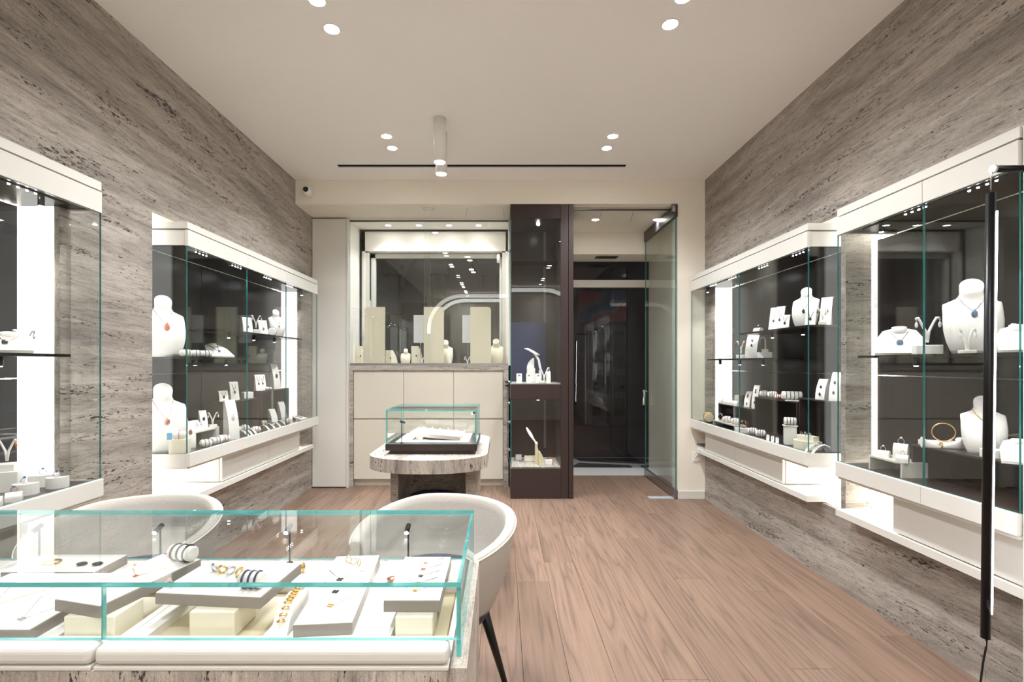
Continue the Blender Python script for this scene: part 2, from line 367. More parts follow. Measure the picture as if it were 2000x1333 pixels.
# ------------------------------------------------------------------ shop window
t = thing('window_1', None, None, (-.75, 5.36, 1.252)); t['kind'] = 'structure'; t['label'] = 'white shop window with black outer line and dark night glass'
MB().box(-1.583, -1.568, 5.0, 5.36, 1.2525, 2.769).box(.075, .09, 5.0, 5.36, 1.2525, 2.769).build('jamb', 'lining', t, True)
MB().box(-1.583, .09, 5.0, 5.36, 2.757, 2.7695).build('head', 'lining', t, True)
wx0, wx1, wz1 = -1.50, .06, 2.62
MB().box(-1.568, wx0 - .01, 5.36, 5.40, 1.25, 2.77).box(.05, .09, 5.36, 5.40, 1.25, 2.77).box(-1.568, .09, 5.36, 5.40, 2.52, 2.77).build('wall_panel', 'lining', t, True)
MB().box(-1.566, -1.546, 5.345, 5.359, 1.2525, 2.757).box(-1.566, .075, 5.345, 5.359, 2.738, 2.757).build('gasket', 'black', t, True)
MB().box(-1.51, -1.47, 5.37, 5.47, 1.25, 2.56).box(.01, .05, 5.37, 5.47, 1.25, 2.56).box(-1.51, .05, 5.37, 5.47, 2.51, 2.56).build('outer_frame', 'lacquer', t, True)
MB().bbox(-1.465, -1.41, 5.42, 5.47, 1.25, 2.505, .004).bbox(-.02, .008, 5.42, 5.47, 1.25, 2.505, .004).bbox(-1.465, .008, 5.42, 5.47, 2.455, 2.505, .004).build('sash', 'lacquer', t, True)
MB().box(-1.468, -1.460, 5.405, 5.42, 1.25, 2.48).build('seal', 'black', t, True)
MB().pane(-1.41, -.02, 5.435, 5.443, 1.25, 2.455).build('pane', ['glass', 'glass_edge_dark'], t, True)
MB().pane(-1.41, -.02, 5.455, 5.463, 1.25, 2.455).build('pane', ['glass_grey', 'glass_edge_dark'], t, True)
MB().tube([(-.03, 5.40, 2.50), (-.03, 5.40, 2.40)], .02, 10).build('closer', 'white_plastic', t, True)
MB().bbox(-1.50, -1.46, 5.38, 5.42, 1.78, 1.98, .004).build('latch', 'lacquer', t, True)
# sliding glass in front of the window display
t = thing('sliding_glass_front', 'two overlapping sliding glass panes closing the shop window display', 'glass doors', (-.75, 5.01, 1.252))
MB().pane(-1.565, -.735, 5.004, 5.010, 1.275, 2.755).build('pane', ['glass', 'glass_edge'], t, True)
MB().pane(-.80, .07, 5.014, 5.020, 1.275, 2.755).build('pane', ['glass', 'glass_edge'], t, True)
MB().box(-1.566, -.74, 4.998, 5.024, 1.2525, 1.278).build('rail', 'steel', t, True)
MB().box(-.735, .073, 4.998, 5.024, 1.2525, 1.278).build('rail', 'steel', t, True)
MB().box(-1.566, .074, 4.998, 5.024, 2.745, 2.757).build('rail', 'dark_steel', t, True)
for px in (758, 818, 877, 935):
    c = aty(px, 437, 5.18); c.z = 2.757
    g = thing('window_downlight', 'small round recessed downlight over the shop window display', 'downlight', c, 0, 'window display downlights')
    MB().cyl((0, 0, -.002), (0, 0, 0), .028, n=20).build('lens', 'lamp_disc', g); MB().torus((0, 0, -.002), .031, .003).build('trim_ring', 'white_plastic', g)
    spot(g, c - Vector((0, 0, .02)), (c.x, c.y + .03, 0), 7, 120, .8, .03)

# ------------------------------------------------------------------ entrance glazing + street
t = thing('door_1', None, None, (1.17, 5.9, 0)); t['kind'] = 'structure'; t['label'] = 'dark glass entrance door to the street with white crossbar'
MB().bbox(.721, 1.799, 5.87, 5.93, 2.20, 2.29, .004).build('crossbar', 'lacquer', t, True)
MB().pane(.721, 1.799, 5.895, 5.905, 2.29, 2.521).build('transom_pane', ['glass_dark', 'glass_edge_dark'], t, True)
MB().pane(.722, 1.798, 5.895, 5.905, .012, 2.195).build('pane', ['glass_dark', 'glass_edge_dark'], t, True)
for z in (1.64, .66): MB().bbox(.725, .82, 5.885, 5.915, z, z + .065, .003).build('hinge', 'steel', t, True)
struct(MB().box(.3, 2.2, 5.5, 5.89, -.06, .0), 'floor_threshold', 'marble', 'white marble threshold at the entrance')
st = struct(MB().box(-4, 5, 5.93, 12, -.1, -.02), 'ground', 'asphalt', 'dark street ground outside at night')
jb = MB().box(.2, 2.6, 5.94, 6.62, -.02, -.012).build('joint_bed', 'street_joint', st)
def stn(pts):
    MB().prism(pts, 'z', -.011, .0).build('paving_stone', 'street_stone', st)
stn([(.3, 5.97), (.74, 5.99), (.86, 6.28), (.66, 6.54), (.3, 6.54)]); stn([(.88, 5.99), (1.62, 5.97), (1.6, 6.06), (1.15, 6.17), (1.0, 6.22)])
stn([(1.05, 6.36), (1.25, 6.30), (1.95, 6.16), (1.95, 6.54), (.98, 6.54)]); stn([(1.74, 5.97), (2.5, 5.97), (2.5, 6.05), (1.74, 6.04)])
# facades opposite; doors and picture stand in for a reflection in the entrance glass
t = thing('reflected_doors', 'dark wall and double doors standing in for an entrance glass reflection', 'building', (2, 10, 0))
MB().box(.6, 5, 10, 10.2, -.02, 4).build('wall', 'facade_dark', t, True)
c0 = aty(1137, 815, 9.96); c1 = aty(1232, 640, 9.96)
for (a, b) in ((1150, 1186), (1190, 1226)):
    xa, xb = (a - VX) / F * 9.95, (b - VX) / F * 9.95
    d = MB().bbox(xa, xb, 9.93, 9.995, .0, 2.085, .006).build('door', 'door_dark', t, True)
    for (y0, y1) in ((648, 722), (733, 766), (778, 812)):
        z0 = CH - (y1 - VY) / F * 9.93; z1 = CH - (y0 - VY) / F * 9.93
        m = MB().box(xa + .08, xb - .06, 9.922, 9.929, z0, z1)
        m.v = [(v[0] - t.location.x, v[1] - t.location.y, v[2]) for v in m.v]; m.build('pane', 'black', d)
a0, a1 = aty(1131, 628, 9.96), aty(1224, 570, 9.96)
pt = thing('reflected_painting', 'abstract blue and red picture imitating a reflection in the entrance glass', 'picture', ((a0.x + a1.x) / 2, 9.985, (a0.z + a1.z) / 2))
hx, hz = (a1.x - a0.x) / 2, (a1.z - a0.z) / 2
MB().bbox(-hx - .04, hx + .04, -.02, .012, -hz - .04, hz + .04, .004).build('frame', 'door_dark', pt)
MB().box(-hx, hx, -.024, -.021, -hz, hz).build('canvas', 'reflected_painting', pt)
t = thing('stone_facade', 'dim stone house front with columns seen through the shop window', 'building', (-2.0, 9, 0))
MB().box(-4.5, .5, 9, 9.3, -.02, 5).build('wall', 'facade', t, True)
for x in (-2.0, -1.15, -.2):
    MB().bbox(x - .11, x + .11, 8.85, 8.99, 0, 2.9, .01).build('column', 'facade', t, True); MB().bbox(x - .17, x + .17, 8.8, 8.99, 2.9, 3.1, .02).build('capital', 'facade', t, True)
MB().tube([(-1.1 + .75 * math.cos(a), 8.95, 2.7 + .75 * math.sin(a)) for a in [PI * k / 16 for k in range(17)]], .06, 8).build('arch', 'facade', t, True)
for x in (-1.85, -.75): MB().box(x, x + .5, 8.96, 8.99, 1.0, 2.4).build('window', 'facade_dark', t, True)

# ------------------------------------------------------------------ glass door standing open
t = thing('open_glass_door', 'frameless glass door standing open with steel rails beside the cream pier', 'door', (1.655, YB, 0))
MB().pane(1.633, 1.645, YB - .01, 5.49, .075, 2.66).build('pane', ['glass_grey', 'glass_edge_dark'], t, True)
MB().bbox(1.623, 1.655, YB - .015, 5.495, .006, .088, .003).build('bottom_rail', 'steel', t, True)
MB().bbox(1.623, 1.655, YB - .015, 5.495, 2.652, 2.765, .003).build('top_rail', 'dark_steel', t, True)
MB().cyl((1.630, YB + .01, 2.70), (1.630, YB + .01, 2.774), .0255).build('pivot', 'steel', t, True)
k = MB().cyl((1.63, 5.40, .965), (1.60, 5.40, .965), .008).ball((1.592, 5.40, .965), .018).build('knob', 'chrome', t, True)
MB().tube([(1.592, 5.385, .96), (1.592, 5.372, .92), (1.592, 5.385, .89), (1.592, 5.40, .92), (1.592, 5.392, .955)], .0025, 6).cyl((1.592, 5.40, .90), (1.592, 5.405, .81), .006, .012).build('tassel', 'cream', t, True)
t = single(MB().box(.679, 1.6225, YB + .062, YB + .075, 2.735, 2.75), 'glass_top_rail', 'dark_steel', 'thin dark rail across the doorway head', 'rail')
t = thing('floor_spring_plate', 'pale steel floor spring cover plate by the open glass door', 'cover plate', (1.53, 4.58, 0))
MB().bbox(1.395, 1.6555, 4.545, 4.625, .0005, .004, .001).build('plate', 'plate_steel', t, True)
MB().box(1.455, 1.475, 4.575, 4.580, .004, .0046).box(1.45, 1.48, 4.590, 4.595, .004, .0046).build('emblem', 'white_plastic', t, True)
for px in (1163, 1283):
    c = Vector(((px - VX) / F * 5.02, 5.02, 2.77)); 
    g = thing('entrance_downlight', 'small round recessed downlight over the entrance vestibule', 'downlight', c, 0, 'vestibule downlights')
    MB().cyl((0, 0, -.002), (0, 0, 0), .035, n=20).build('lens', 'lamp_disc', g); MB().torus((0, 0, -.002), .039, .003).build('trim_ring', 'white_plastic', g)
    spot(g, c - Vector((0, 0, .02)), (c.x, c.y, 0), 9, 100, .8, .03)
g0 = aty(1168, 503, 5.66)
t = thing('air_grille', 'small grey air grille in the bulkhead over the entrance', 'air vent', (1.23, 5.66, 2.52))
MB().box(1.10, 1.36, 5.58, 5.72, 2.514, 2.5195).build('frame', 'steel', t, True)
for k in range(4): MB().box(1.13, 1.33, 5.595 + k * .03, 5.612 + k * .03, 2.511, 2.5145).build('slat', 'dark_steel', t, True)

# ------------------------------------------------------------------ tall dark showcase between window and door
t = thing('dark_showcase', 'tall dark bronze glass showcase column between shop window and doorway', 'showcase', (.38, 4.79, 0))
SXa, SXb = .087, .558; SY0_, SY1_ = YB, 5.05
MB().bbox(SXa, SXb, SY0_, SY1_, 0, .285, .002).build('base', 'bronze', t, True)
MB().bbox(SXa, SXb, SY0_, SY1_, .93, 1.078, .002).build('middle_box', 'bronze', t, True)
MB().bbox(SXa, SXb, SY0_, SY1_, 2.638, 2.774, .002).build('head_box', 'bronze', t, True)
MB().bbox(SXb, .632, SY0_ + .004, SY1_, 0, 2.774, .002).build('post', 'bronze', t, True)
MB().bbox(.634, .679, SY0_ - .004, SY1_, 0, 2.774, .002).build('post', 'bronze', t, True)
MB().box(SXa, SXb, SY1_ - .012, SY1_, .285, .93).box(SXa, SXb, SY1_ - .012, SY1_, 1.078, 2.638).build('back_panel', 'dark_panel', t, True)
MB().box(SXa + .01, .46, SY1_ - .03, SY1_ - .013, 1.079, 1.70).build('navy_panel', 'navy', t, True)
MB().box(SXa, SXb, SY0_ + .01, SY1_ - .013, .285, .297).build('stone_floor', 'travertine_upright', t, True)
MB().box(SXa, SXb, SY0_ + .01, SY1_ - .013, 1.078, 1.086).build('white_floor', 'lacquer', t, True)
MB().box(.44, .462, SY1_ - .05, SY1_ - .03, .40, .93).build('upright', 'dark_steel', t, True)
MB().box(.44, .462, SY1_ - .05, SY1_ - .031, 1.70, 2.638).build('upright', 'dark_steel', t, True)
MB().box(SXa + .02, SXb, SY1_ - .3, SY1_ - .05, 2.28, 2.284).build('shelf', 'dark_panel', t, True)
for (za, zb) in ((.298, .929), (1.087, 2.637)):
    MB().pane(SXa + .01, SXb - .001, SY0_ + .001, SY0_ + .009, za, zb).build('front_pane', ['glass', 'glass_edge_dark'], t, True)
    MB().pane(SXa + .001, SXa + .009, SY0_ + .01, SY1_ - .06, za, zb).build('side_pane', ['glass', 'glass_edge_dark'], t, True)
for z in (2.34, 1.10, .90, .72, .46):
    MB().cyl((SXa - .018, SY0_ + .03, z), (SXa + .001, SY0_ + .03, z), .013).ball((SXa - .02, SY0_ + .03, z), .011).build('hinge', 'chrome', t, True)
MB().tube([(SXa - .03, SY0_ + .05, 1.10), (SXa - .03, SY0_ + .05, .40), (SXa - .01, SY0_ + .03, .30)], .003, 6).build('lock_bar', 'black_metal', t, True)
for z in (1.10, 1.065): MB().cyl((SXa - .05, SY0_ + .02, z), (SXa - .02, SY0_ + .02, z), .009).build('lock', 'black', t, True)
for z, e in ((2.63, 7), (.92, 4)):
    MB().cyl((.36, 4.72, z + .006), (.36, 4.72, z - .004), .014).build('spot_head', 'micro_led', t, True)
    spot(t, (.36, 4.72, z - .01), (.36, 4.85, 0), e, 90, .8, .02)

# ------------------------------------------------------------------ ceiling fixtures
DL = [(1197, 266, 'door'), (1185, 289, 'door'), (755, 266, 'tubes'), (766, 289, 'tubes'), (1309, 47, 'led'), (1335, -6, 'led'), (648, 56, 'counter'), (619, 0, 'counter')]
DLW = {'door': 'in the pair before the entrance door', 'tubes': 'in the pair beside the tube spotlights', 'led': 'in the pair towards the LED tube wall case', 'counter': 'in the pair towards the blue ring wall case', 'rear': 'added out of view near the rear wall'}
DP = [(Vector(((px - VX) / F * (F * (H - CH) / (VY - py)), F * (H - CH) / (VY - py), H)), k, 1.0) for px, py, k in DL]
DP += [(Vector((x, y, H)), 'rear', .55) for y in (.6, .4, -.7, -.9, -1.4) for x in (-.85, .85)]  # unseen downlights added around the camera for more even light
for c, k, e in DP:
    g = thing('ceiling_downlight', 'small round ceiling downlight ' + DLW[k], 'downlight', c, 0, 'ceiling downlights ' + DLW[k])
    MB().cyl((0, 0, -.003), (0, 0, 0), .036, n=20).build('lens', 'lamp_disc', g); MB().torus((0, 0, -.002), .040, .003).build('trim_ring', 'white_plastic', g)
    spot(g, c - Vector((0, 0, .02)), (c.x, c.y, 0), POWER_DOWN * e, 140, .9, .04)
for x, y, lb in ((-.433, 3.405, 'white ceiling-mounted tube spotlight, the one farther from the black air slot'), (-.448, 3.617, 'white ceiling-mounted tube spotlight, the one nearer the black air slot')):
    g = thing('tube_spotlight', lb, 'spotlight', (x, y, 2.69))
    MB().cyl((0, 0, .004), (0, 0, .31), .043, n=28).build('tube', 'white_plastic', g)
    MB().torus((0, 0, .004), .040, .004, n=28).build('rim', 'white_plastic', g)
    MB().cyl((0, 0, .0), (0, 0, .003), .037, n=24).build('lens', 'lamp_disc', g)
    spot(g, (x, y, 2.67), (x, y - .05, 0), 32, 80, .7, .035)
c = aty(603, 375, YB)
t = thing('dome_camera', 'small white dome security camera on the header beam', 'security camera', c)
MB().cyl((0, 0, 0), (0, -.03, 0), .055, .05, n=24).ball((0, -.035, 0), .048, .04, .048, n=16).build('housing', 'white_plastic', t)
MB().cyl((0, -.060, .0), (0, -.080, -.002), .026, .022, n=20).build('eye', 'black', t)
c = Vector(((837 - VX) / F * 4.68, 4.68, 2.77))
t = thing('smoke_detector', 'flat white round smoke detector on the recess soffit', 'smoke detector', c)
MB().cyl((0, 0, -.018), (0, 0, 0), .05, .055, n=28).build('base', 'white_plastic', t); MB().cyl((0, 0, -.032), (0, 0, -.018), .03, .045, n=28).build('cover', 'white_plastic', t)
c = aty(1362, 893, YB)
t = thing('wall_socket', 'white wall power socket low on the cream pier', 'socket', c)
MB().bbox(-.041, .041, -.010, 0, -.041, .041, .003).build('plate', 'white_plastic', t)
MB().torus((0, -.011, 0), .021, .003, (0, 1, 0)).build('rim', 'white_plastic', t)
MB().cyl((0, -.011, 0), (0, -.0095, 0), .019, n=20).build('well', 'pale_grey', t)
for s in (-1, 1): MB().cyl((s * .0095, -.0125, 0), (s * .0095, -.011, 0), .0028, n=10).build('pin_hole', 'black', t)

# ================================================================== WALL CASES
TZ = .745  # tray floor
CASES = {}
def wall_case(name, sg, XF, XW, y0, y1, seams, shelves, drawers, hole, label, end_near=True, spots=()):
    """sg +1 right wall, -1 left; XF glass plane (abs), XW wall plane (abs), y0..y1 near/far"""
    t = thing(name, label, 'display case', (sg * XF, (y0 + y1) / 2, .44))
    def bx(mb, xa, xb, *r, b=None, fn='box'):
        a, c = sorted((sg * xa, sg * xb))
        if b: return mb.bbox(a, c, *r, b)
        return getattr(mb, fn)(a, c, *r)
    def ell(xa, xb, ya, yb, z0, z1):
        if yb <= hole[1]: return bx(MB(), xa, xb, ya, yb, z0, z1)
        h1 = hole[1] - .005
        return MB().prism([(sg * xa, ya), (sg * xb, ya), (sg * xb, h1), (sg * (XW - .0005), h1), (sg * (XW - .0005), yb), (sg * xa, yb)], 'z', z0, z1)
    far = lambda xb: xb if y1 <= hole[1] else XW - .0005
    XB = XW + .165                                     # dark back panel
    XN = XW + ND
    ell(XF, XN - .02, y0, y1, 2.05, 2.088).build('top_band', 'lacquer', t, True)
    ell(XF + .012, XN - .03, y0 + .012, y1 - .012, 2.040, 2.052).build('shadow_gap', 'grey_edge', t, True)
    ys = [y0] + seams + [y1]
    for a, b in zip(ys[:-1], ys[1:]):
        bx(MB(), XF - .004, XF + .016, a + .001, b - .001, 1.949, 2.042, b=.002).build('fascia', 'lacquer', t, True)
    bx(MB(), XF + .017, XB, y0 + .006, y0 + .02, 1.955, 2.041).build('fascia_end', 'lacquer', t, True)
    bx(MB(), XF + .017, far(XB), y1 - .02, y1 - .006, 1.955, 2.041).build('fascia_end', 'lacquer', t, True)
    ell(XF + .017, XB, y0 + .021, y1 - .021, 1.96, 1.975).build('soffit', 'dark_panel', t, True)
    # tray
    for a, b in zip(ys[:-1], ys[1:]):
        bx(MB(), XF - .012, XF + .012, a + .001, b - .001, .677, .755, b=.003).build('tray_front', 'lacquer', t, True)
    ell(XF + .002, XB, y0 + .002, y1 - .002, .664, .6765).build('tray_bottom', 'lacquer', t, True)
    bx(MB(), XF + .013, XB, y0 + .004, y0 + .012, .677, .75).build('tray_end', 'lacquer', t, True)
    bx(MB(), XF + .013, far(XB), y1 - .012, y1 - .004, .677, .75).build('tray_end', 'lacquer', t, True)
    ell(XF + .013, XB, y0 + .013, y1 - .013, .70, TZ).build('tray_liner', 'tray_liner', t, True)
    # glass
    for a, b in zip(ys[:-1], ys[1:]):
        bx(MB(), XF, XF + .008, a + .0015, b - .0015, .756, 1.948, fn='pane').build('front_pane', ['glass', 'glass_edge_dark'], t, True)
    if end_near: bx(MB(), XF + .010, XB, y0 + .002, y0 + .010, .756, 1.948, fn='pane').build('end_pane', ['glass', 'glass'], t, True)
    bx(MB(), XF + .010, XW - .001, y1 - .010, y1 - .002, .756, 1.948, fn='pane').build('end_pane', ['glass', 'glass'], t, True)
    # dark back panel in leaves
    ya, yb = max(y0, hole[0] + .06), hole[1] - .022
    if not end_near: ya = hole[0] + .01
    n = max(2, round((yb - ya) / .62)); d = (yb - ya) / n
    for k in range(n):
        bx(MB(), XB, XB + .02, ya + k * d + .001, ya + (k + 1) * d - .001, 1.21, 1.955).build('back_panel', 'dark_panel', t, True)
        bx(MB(), XB, XB + .02, ya + k * d + .001, ya + (k + 1) * d - .001, .70, 1.205).build('back_panel', 'dark_panel', t, True)
    # LED strips behind the panel edges and along head and sill of the niche
    m = MB(); xs = XN - .03
    bx(m, XB + .022, XB + .034, yb - .02, yb - .008, NZ0 + .03, NZ1 - .02)
    bx(m, XB + .022, XB + .034, ya + .008, ya + .02, NZ0 + .03, NZ1 - .02)
    bx(m, xs, xs + .012, hole[0] + .02, hole[1] - .02, NZ1 - .016, NZ1 - .006)
    bx(m, xs, xs + .012, hole[0] + .02, hole[1] - .02, .63, .642)
    m.build('light_strip', 'led', t, True)
    if not (sg > 0 and not end_near): bx(MB(), XW + .0225, XB - .002, hole[1] - .0075, hole[1] - .0045, NZ0 + .05, NZ1 - .006).build('light_panel', 'light_panel', t, True)
    else: bx(MB(), 2.062, XB - .001, hole[1] - .006, hole[1] - .003, NZ0 + .05, NZ1 - .006).build('light_panel', 'light_panel', t, True)
    bx(MB(), XW + .0225, XB - .002, hole[0] + .0045, hole[0] + .0075, NZ0 + .05, NZ1 - .006).build('light_panel', 'light_panel', t, True)
    # slab and drawers
    sy0 = max(y0 + .08, hole[0]); sy1 = y1 + .03 if sg < 0 else y1 - .01
    if sg > 0 and not end_near: sy1 = 2.64
    bx(MB(), XF + .045, XN - .005, sy0 if end_near else y0, min(sy1, hole[1]) - .001, .4455, .48).build('slab', 'lacquer', t, True)
    if sy1 > hole[1]: bx(MB(), XF + .045, XW - .001, hole[1] - .001, sy1, .4455, .48).build('slab', 'lacquer', t, True)
    for a, b in drawers:
        dr = bx(MB(), XF + .058, XF + .08, a + .0015, b - .0015, .4845, .648, b=.004).build('drawer', 'lacquer', t, True)
    if drawers:
        bx(MB(), XF + .081, XN - .04, drawers[0][0], drawers[-1][1], .4845, .655).build('drawer_box', 'lacquer', t, True)
    # shelves with spots below
    for (a, b, z) in shelves:
        bx(MB(), XF + .035, XB - .001, a, b, z - .012, z).build('shelf', 'dark_panel', t, True)
        k = 0; yy = a + .15
        while yy < b - .08:
            h = MB().cyl((sg * (XF + .10), yy, z - .012), (sg * (XF + .10), yy, z - .05), .011, n=12).build('spot_head', 'black_metal', t, True)
            MB().cyl((sg * (XF + .10), yy, z - .050), (sg * (XF + .10), yy, z - .052), .008, n=10).build('lens', 'micro_led', h, rel=t)
            spot(t, (sg * (XF + .10), yy, z - .058), (sg * (XF + .16), yy, .5), POWER_CASE * .55, 100, .8, .01, (1, .98, .95))
            yy += .34
    trk = bx(MB(), XF + .058, XF + .066, y0 + .1, y1 - .1, 1.954, 1.9595).build('light_track', 'black', t, True)
    for yc in spots:
        for q in range(4):
            y = yc + (q - 1.5) * .035
            MB().cyl((sg * (XF + .062), y, 1.950), (sg * (XF + .062), y, 1.9535), .0042, n=8).build('lens', 'micro_led', trk, rel=t)
        spot(t, (sg * (XF + .062), yc, 1.945), (sg * (XF + .14), yc, .7), POWER_CASE, 110, .8, .03, (1, .98, .95))
    hy = y1 - .22
    hd = MB().cyl((sg * (XF + .062), hy, 1.9535), (sg * (XF + .062), hy, 1.91), .011, n=12).build('spot_head', 'black_metal', t, True)
    MB().cyl((sg * (XF + .062), hy, 1.910), (sg * (XF + .062), hy, 1.908), .009, n=12).build('lens', 'micro_led', hd, rel=t)
    spot(t, (sg * (XF + .062), hy, 1.90), (sg * (XF + .16), hy, .7), POWER_CASE, 100, .8, .02, (1, .98, .95))
    return t
wall_case('wall_display_case', -1, 1.80, 1.935, 2.772, 4.73, [3.43, 4.05], [(2.85, 3.57, 1.312), (3.22, 4.46, 1.502)], [(3.22, 3.86), (3.86, 4.45)], HL[1],
          'white framed wall display case with glass front beside the tall white cabinet panel', spots=(3.0, 3.4, 3.85, 4.25))
wall_case('wall_display_case', 1, 1.78, 1.916, 2.805, 4.53, [3.62], [(2.86, 3.68, 1.502), (3.32, 4.26, 1.312)], [(3.16, 3.80), (3.80, 4.36)], HR[1],
          'white framed wall display case with glass front beside the open glass door', spots=(3.0, 3.4, 3.85, 4.2))
wall_case('wall_display_case', 1, 1.78, 1.916, 1.66, 2.561, [2.04], [(1.70, 2.46, 1.312)], [(1.70, 2.27)], HR[0],
          'white framed wall display case with glass front behind the black LED tube', end_near=False, spots=(1.85, 2.15))
wall_case('wall_display_case', -1, 1.80, 1.935, .95, 2.176, [1.5], [(1.0, 2.06, 1.312)], [(1.0, 1.9)], HL[0],
          'white framed wall display case with glass front showing blue gem rings', end_near=False, spots=(1.2, 1.55, 1.88))
# stone fin closing the near niche on the entrance side
struct(MB().box(1.917, 2.06, 2.690, 2.724, NZ0, NZ1), 'trim_4', 'travertine_across', 'travertine reveal between the two wall cases')
single(MB().bbox(1.785, 1.914, 1.47, 1.655, 0, 2.088, .003), 'end_panel', 'lacquer', 'white upright end panel closing the wall case by the LED tube', 'panel')

# ================================================================== DISPLAY PIECES
WHERE = {}
def soft(o): return o
def bust_sec(h):
    #        z     half w  half d  y off
    S = [(0, .225, .085, 0), (.06, .25, .10, -.01), (.18, .292, .12, -.02), (.34, .322, .135, -.02), (.48, .33, .13, .0), (.60, .325, .11, .03), (.69, .325, .08, .07), (.745, .318, .055, .10),
         (.785, .235, .058, .105), (.82, .165, .064, .105), (.88, .13, .072, .10), (1.0, .135, .085, .085)]
    return [(z * h, a * h, b * h, c * h) for z, a, b, c in S]
def bust(loc, rz, h, label, m='white_leather', group=None):
    mb = MB(); rings = []; n = 20
    for i, (z, a, b, yo) in enumerate(bust_sec(h)):
        tilt = 0 if i < 9 else (.22 * h if i == 11 else .06 * h if i == 10 else .02 * h)
        rg = []
        for k in range(n):
            an = 2 * PI * k / n; cx, cy = math.cos(an), math.sin(an)
            y = yo + b * cy * (1.0 if cy < 0 else .45)
            rg.append(Vector((a * cx, y, z + tilt * (cy * .5))))
        rings.append(rg)
    mb.loft(rings)
    return single(mb, 'necklace_bust', m, label, 'necklace bust', loc, rz, group)
def bust_front(h, zf, x=0):
    S = bust_sec(h); z = zf * h
    for a, b in zip(S[:-1], S[1:]):
        if a[0] <= z <= b[0]:
            k = (z - a[0]) / (b[0] - a[0]); w_ = a[1] + (b[1] - a[1]) * k; d = a[2] + (b[2] - a[2]) * k; yo = a[3] + (b[3] - a[3]) * k
            q = math.sqrt(max(0, 1 - min(1, (x / w_) ** 2)))
            return yo - d * q - .003
    return 0
def necklace_on_bust(loc, rz, h, label, metal='silver', gem='blue_gem', drop=.5, r=None, gs=.03, group=None):
    t = thing('necklace', label, 'necklace', loc, rz, group); r = r or max(.0011, .004 * h); pts = []
    for k in range(13):
        u = k / 12 * 2 - 1; x = .15 * h * abs(u) ** .8 * (1 if u > 0 else -1); z = drop + (.85 - drop) * abs(u) ** 1.1
        pts.append((x, bust_front(h, z, x), z * h))
    MB().tube(pts, r, 6).build('chain', metal, t)
    g = gs * h; y = bust_front(h, drop - gs) - g * .25
    MB().ball((0, y, (drop) * h - g), g * .75, g * .4, g * 1.1, 8).torus((0, y, drop * h + .002), g * .25, g * .09, (1, 0, 0), 10, 5).build('pendant', gem, t)
    return t
def board_bust(loc, rz, w_, d, h, label, group=None):
    """sloping necklace board with a short neck"""
    t = thing('necklace_board', label, 'necklace board', loc, rz, group); th = .012
    mb = MB(); a = math.atan2(h, d); ca, sa = math.cos(a), math.sin(a); L = math.hypot(d, h)
    pf = [(-w_ / 2, 0), (w_ / 2, 0), (w_ / 2 * .95, L * .55), (w_ * .34, L * .9), (w_ * .14, L), (-w_ * .14, L), (-w_ * .34, L * .9), (-w_ / 2 * .95, L * .55)]
    vs = []
    for o in (0, th):
        for (x, s) in pf: vs.append((x, -d / 2 + s * ca - o * sa, s * sa + o * ca))
    n = len(pf); mb.add(vs, [tuple(range(n))[::-1], tuple(range(n, 2 * n))] + [(i, (i + 1) % n, n + (i + 1) % n, n + i) for i in range(n)])
    mb.build('board', 'white_leather', t)
    y, z = -d / 2 + L * .86 * ca, L * .86 * sa + th
    MB().tube([(0, y, z - .01), (0, y + .004, z + h * .16)], [w_ * .15, w_ * .16], 18).build('neck', 'white_leather', t)
    MB().box(-.02, .02, d / 2 - .012, d / 2 - .004, 0, h * .8).build('strut', 'white_leather', t)
    return t
def necklace_on_board(loc, rz, w_, d, h, label, metal, gem, group=None, gs=.012):
    t = thing('necklace', label, 'necklace', loc, rz, group); a = math.atan2(h, d); L = math.hypot(d, h); pts = []
    q = lambda x, s: (x, -d / 2 + s * math.cos(a) - .0145 * math.sin(a), s * math.sin(a) + .0145 * math.cos(a))
    for k in range(11):
        u = k / 10 * 2 - 1; pts.append(q(w_ * .18 * u, L * (.38 + .46 * abs(u))))
    MB().tube(pts, .0016, 6).build('chain', metal, t); c = Vector(q(0, L * .34)) + Vector((0, -math.sin(a), math.cos(a))) * gs * .4
    MB().ball(c, gs, gs * .7, gs * 1.2, 8).build('pendant', gem, t); return t
def curved_stand(loc, rz, w_, d, h, label, m='white_leather', group=None):
    pr = [(-d / 2, 0)]
    for k in range(1, 11):
        u = k / 10; pr.append((-d / 2 + d * .8 * u ** 2.1, h * u))
    pr += [(d / 2, h), (d / 2, 0)]
    return single(MB().prism(pr, 'x', -w_ / 2, w_ / 2), 'curved_stand', m, label, 'jewellery stand', loc, rz, group)
def on_curve(loc, rz, d, h, u):
    v = Vector((0, -d / 2 + d * .8 * max(0, u - .012 / h) ** 2.1 - .005, h * u)); return Vector(loc) + Matrix.Rotation(rz, 3, 'Z') @ v
def ring(loc, rz, r, label, metal='silver', gem='clear_gem', group=None, lean=.2):
    t = thing('ring', label, 'ring', loc, rz, group)
    MB().torus((0, 0, r), r, r * .13, (lean, 1, 0), 16, 6).build('band', metal, t)
    MB().ball((0, 0, 2 * r + r * .25), r * .45, r * .45, r * .35, 8).build('stone', gem, t); return t
def pendant(loc, rz, s, label, metal='silver', gem='black_gem', group=None):
    t = thing('pendant', label, 'pendant', loc, rz, group)
    MB().ball((0, 0, -s), s * .6, s * .3, s, 8).build('stone', gem, t); MB().torus((0, 0, s * .15), s * .22, s * .08, (1, 0, 0), 10, 5).build('bail', metal, t); return t
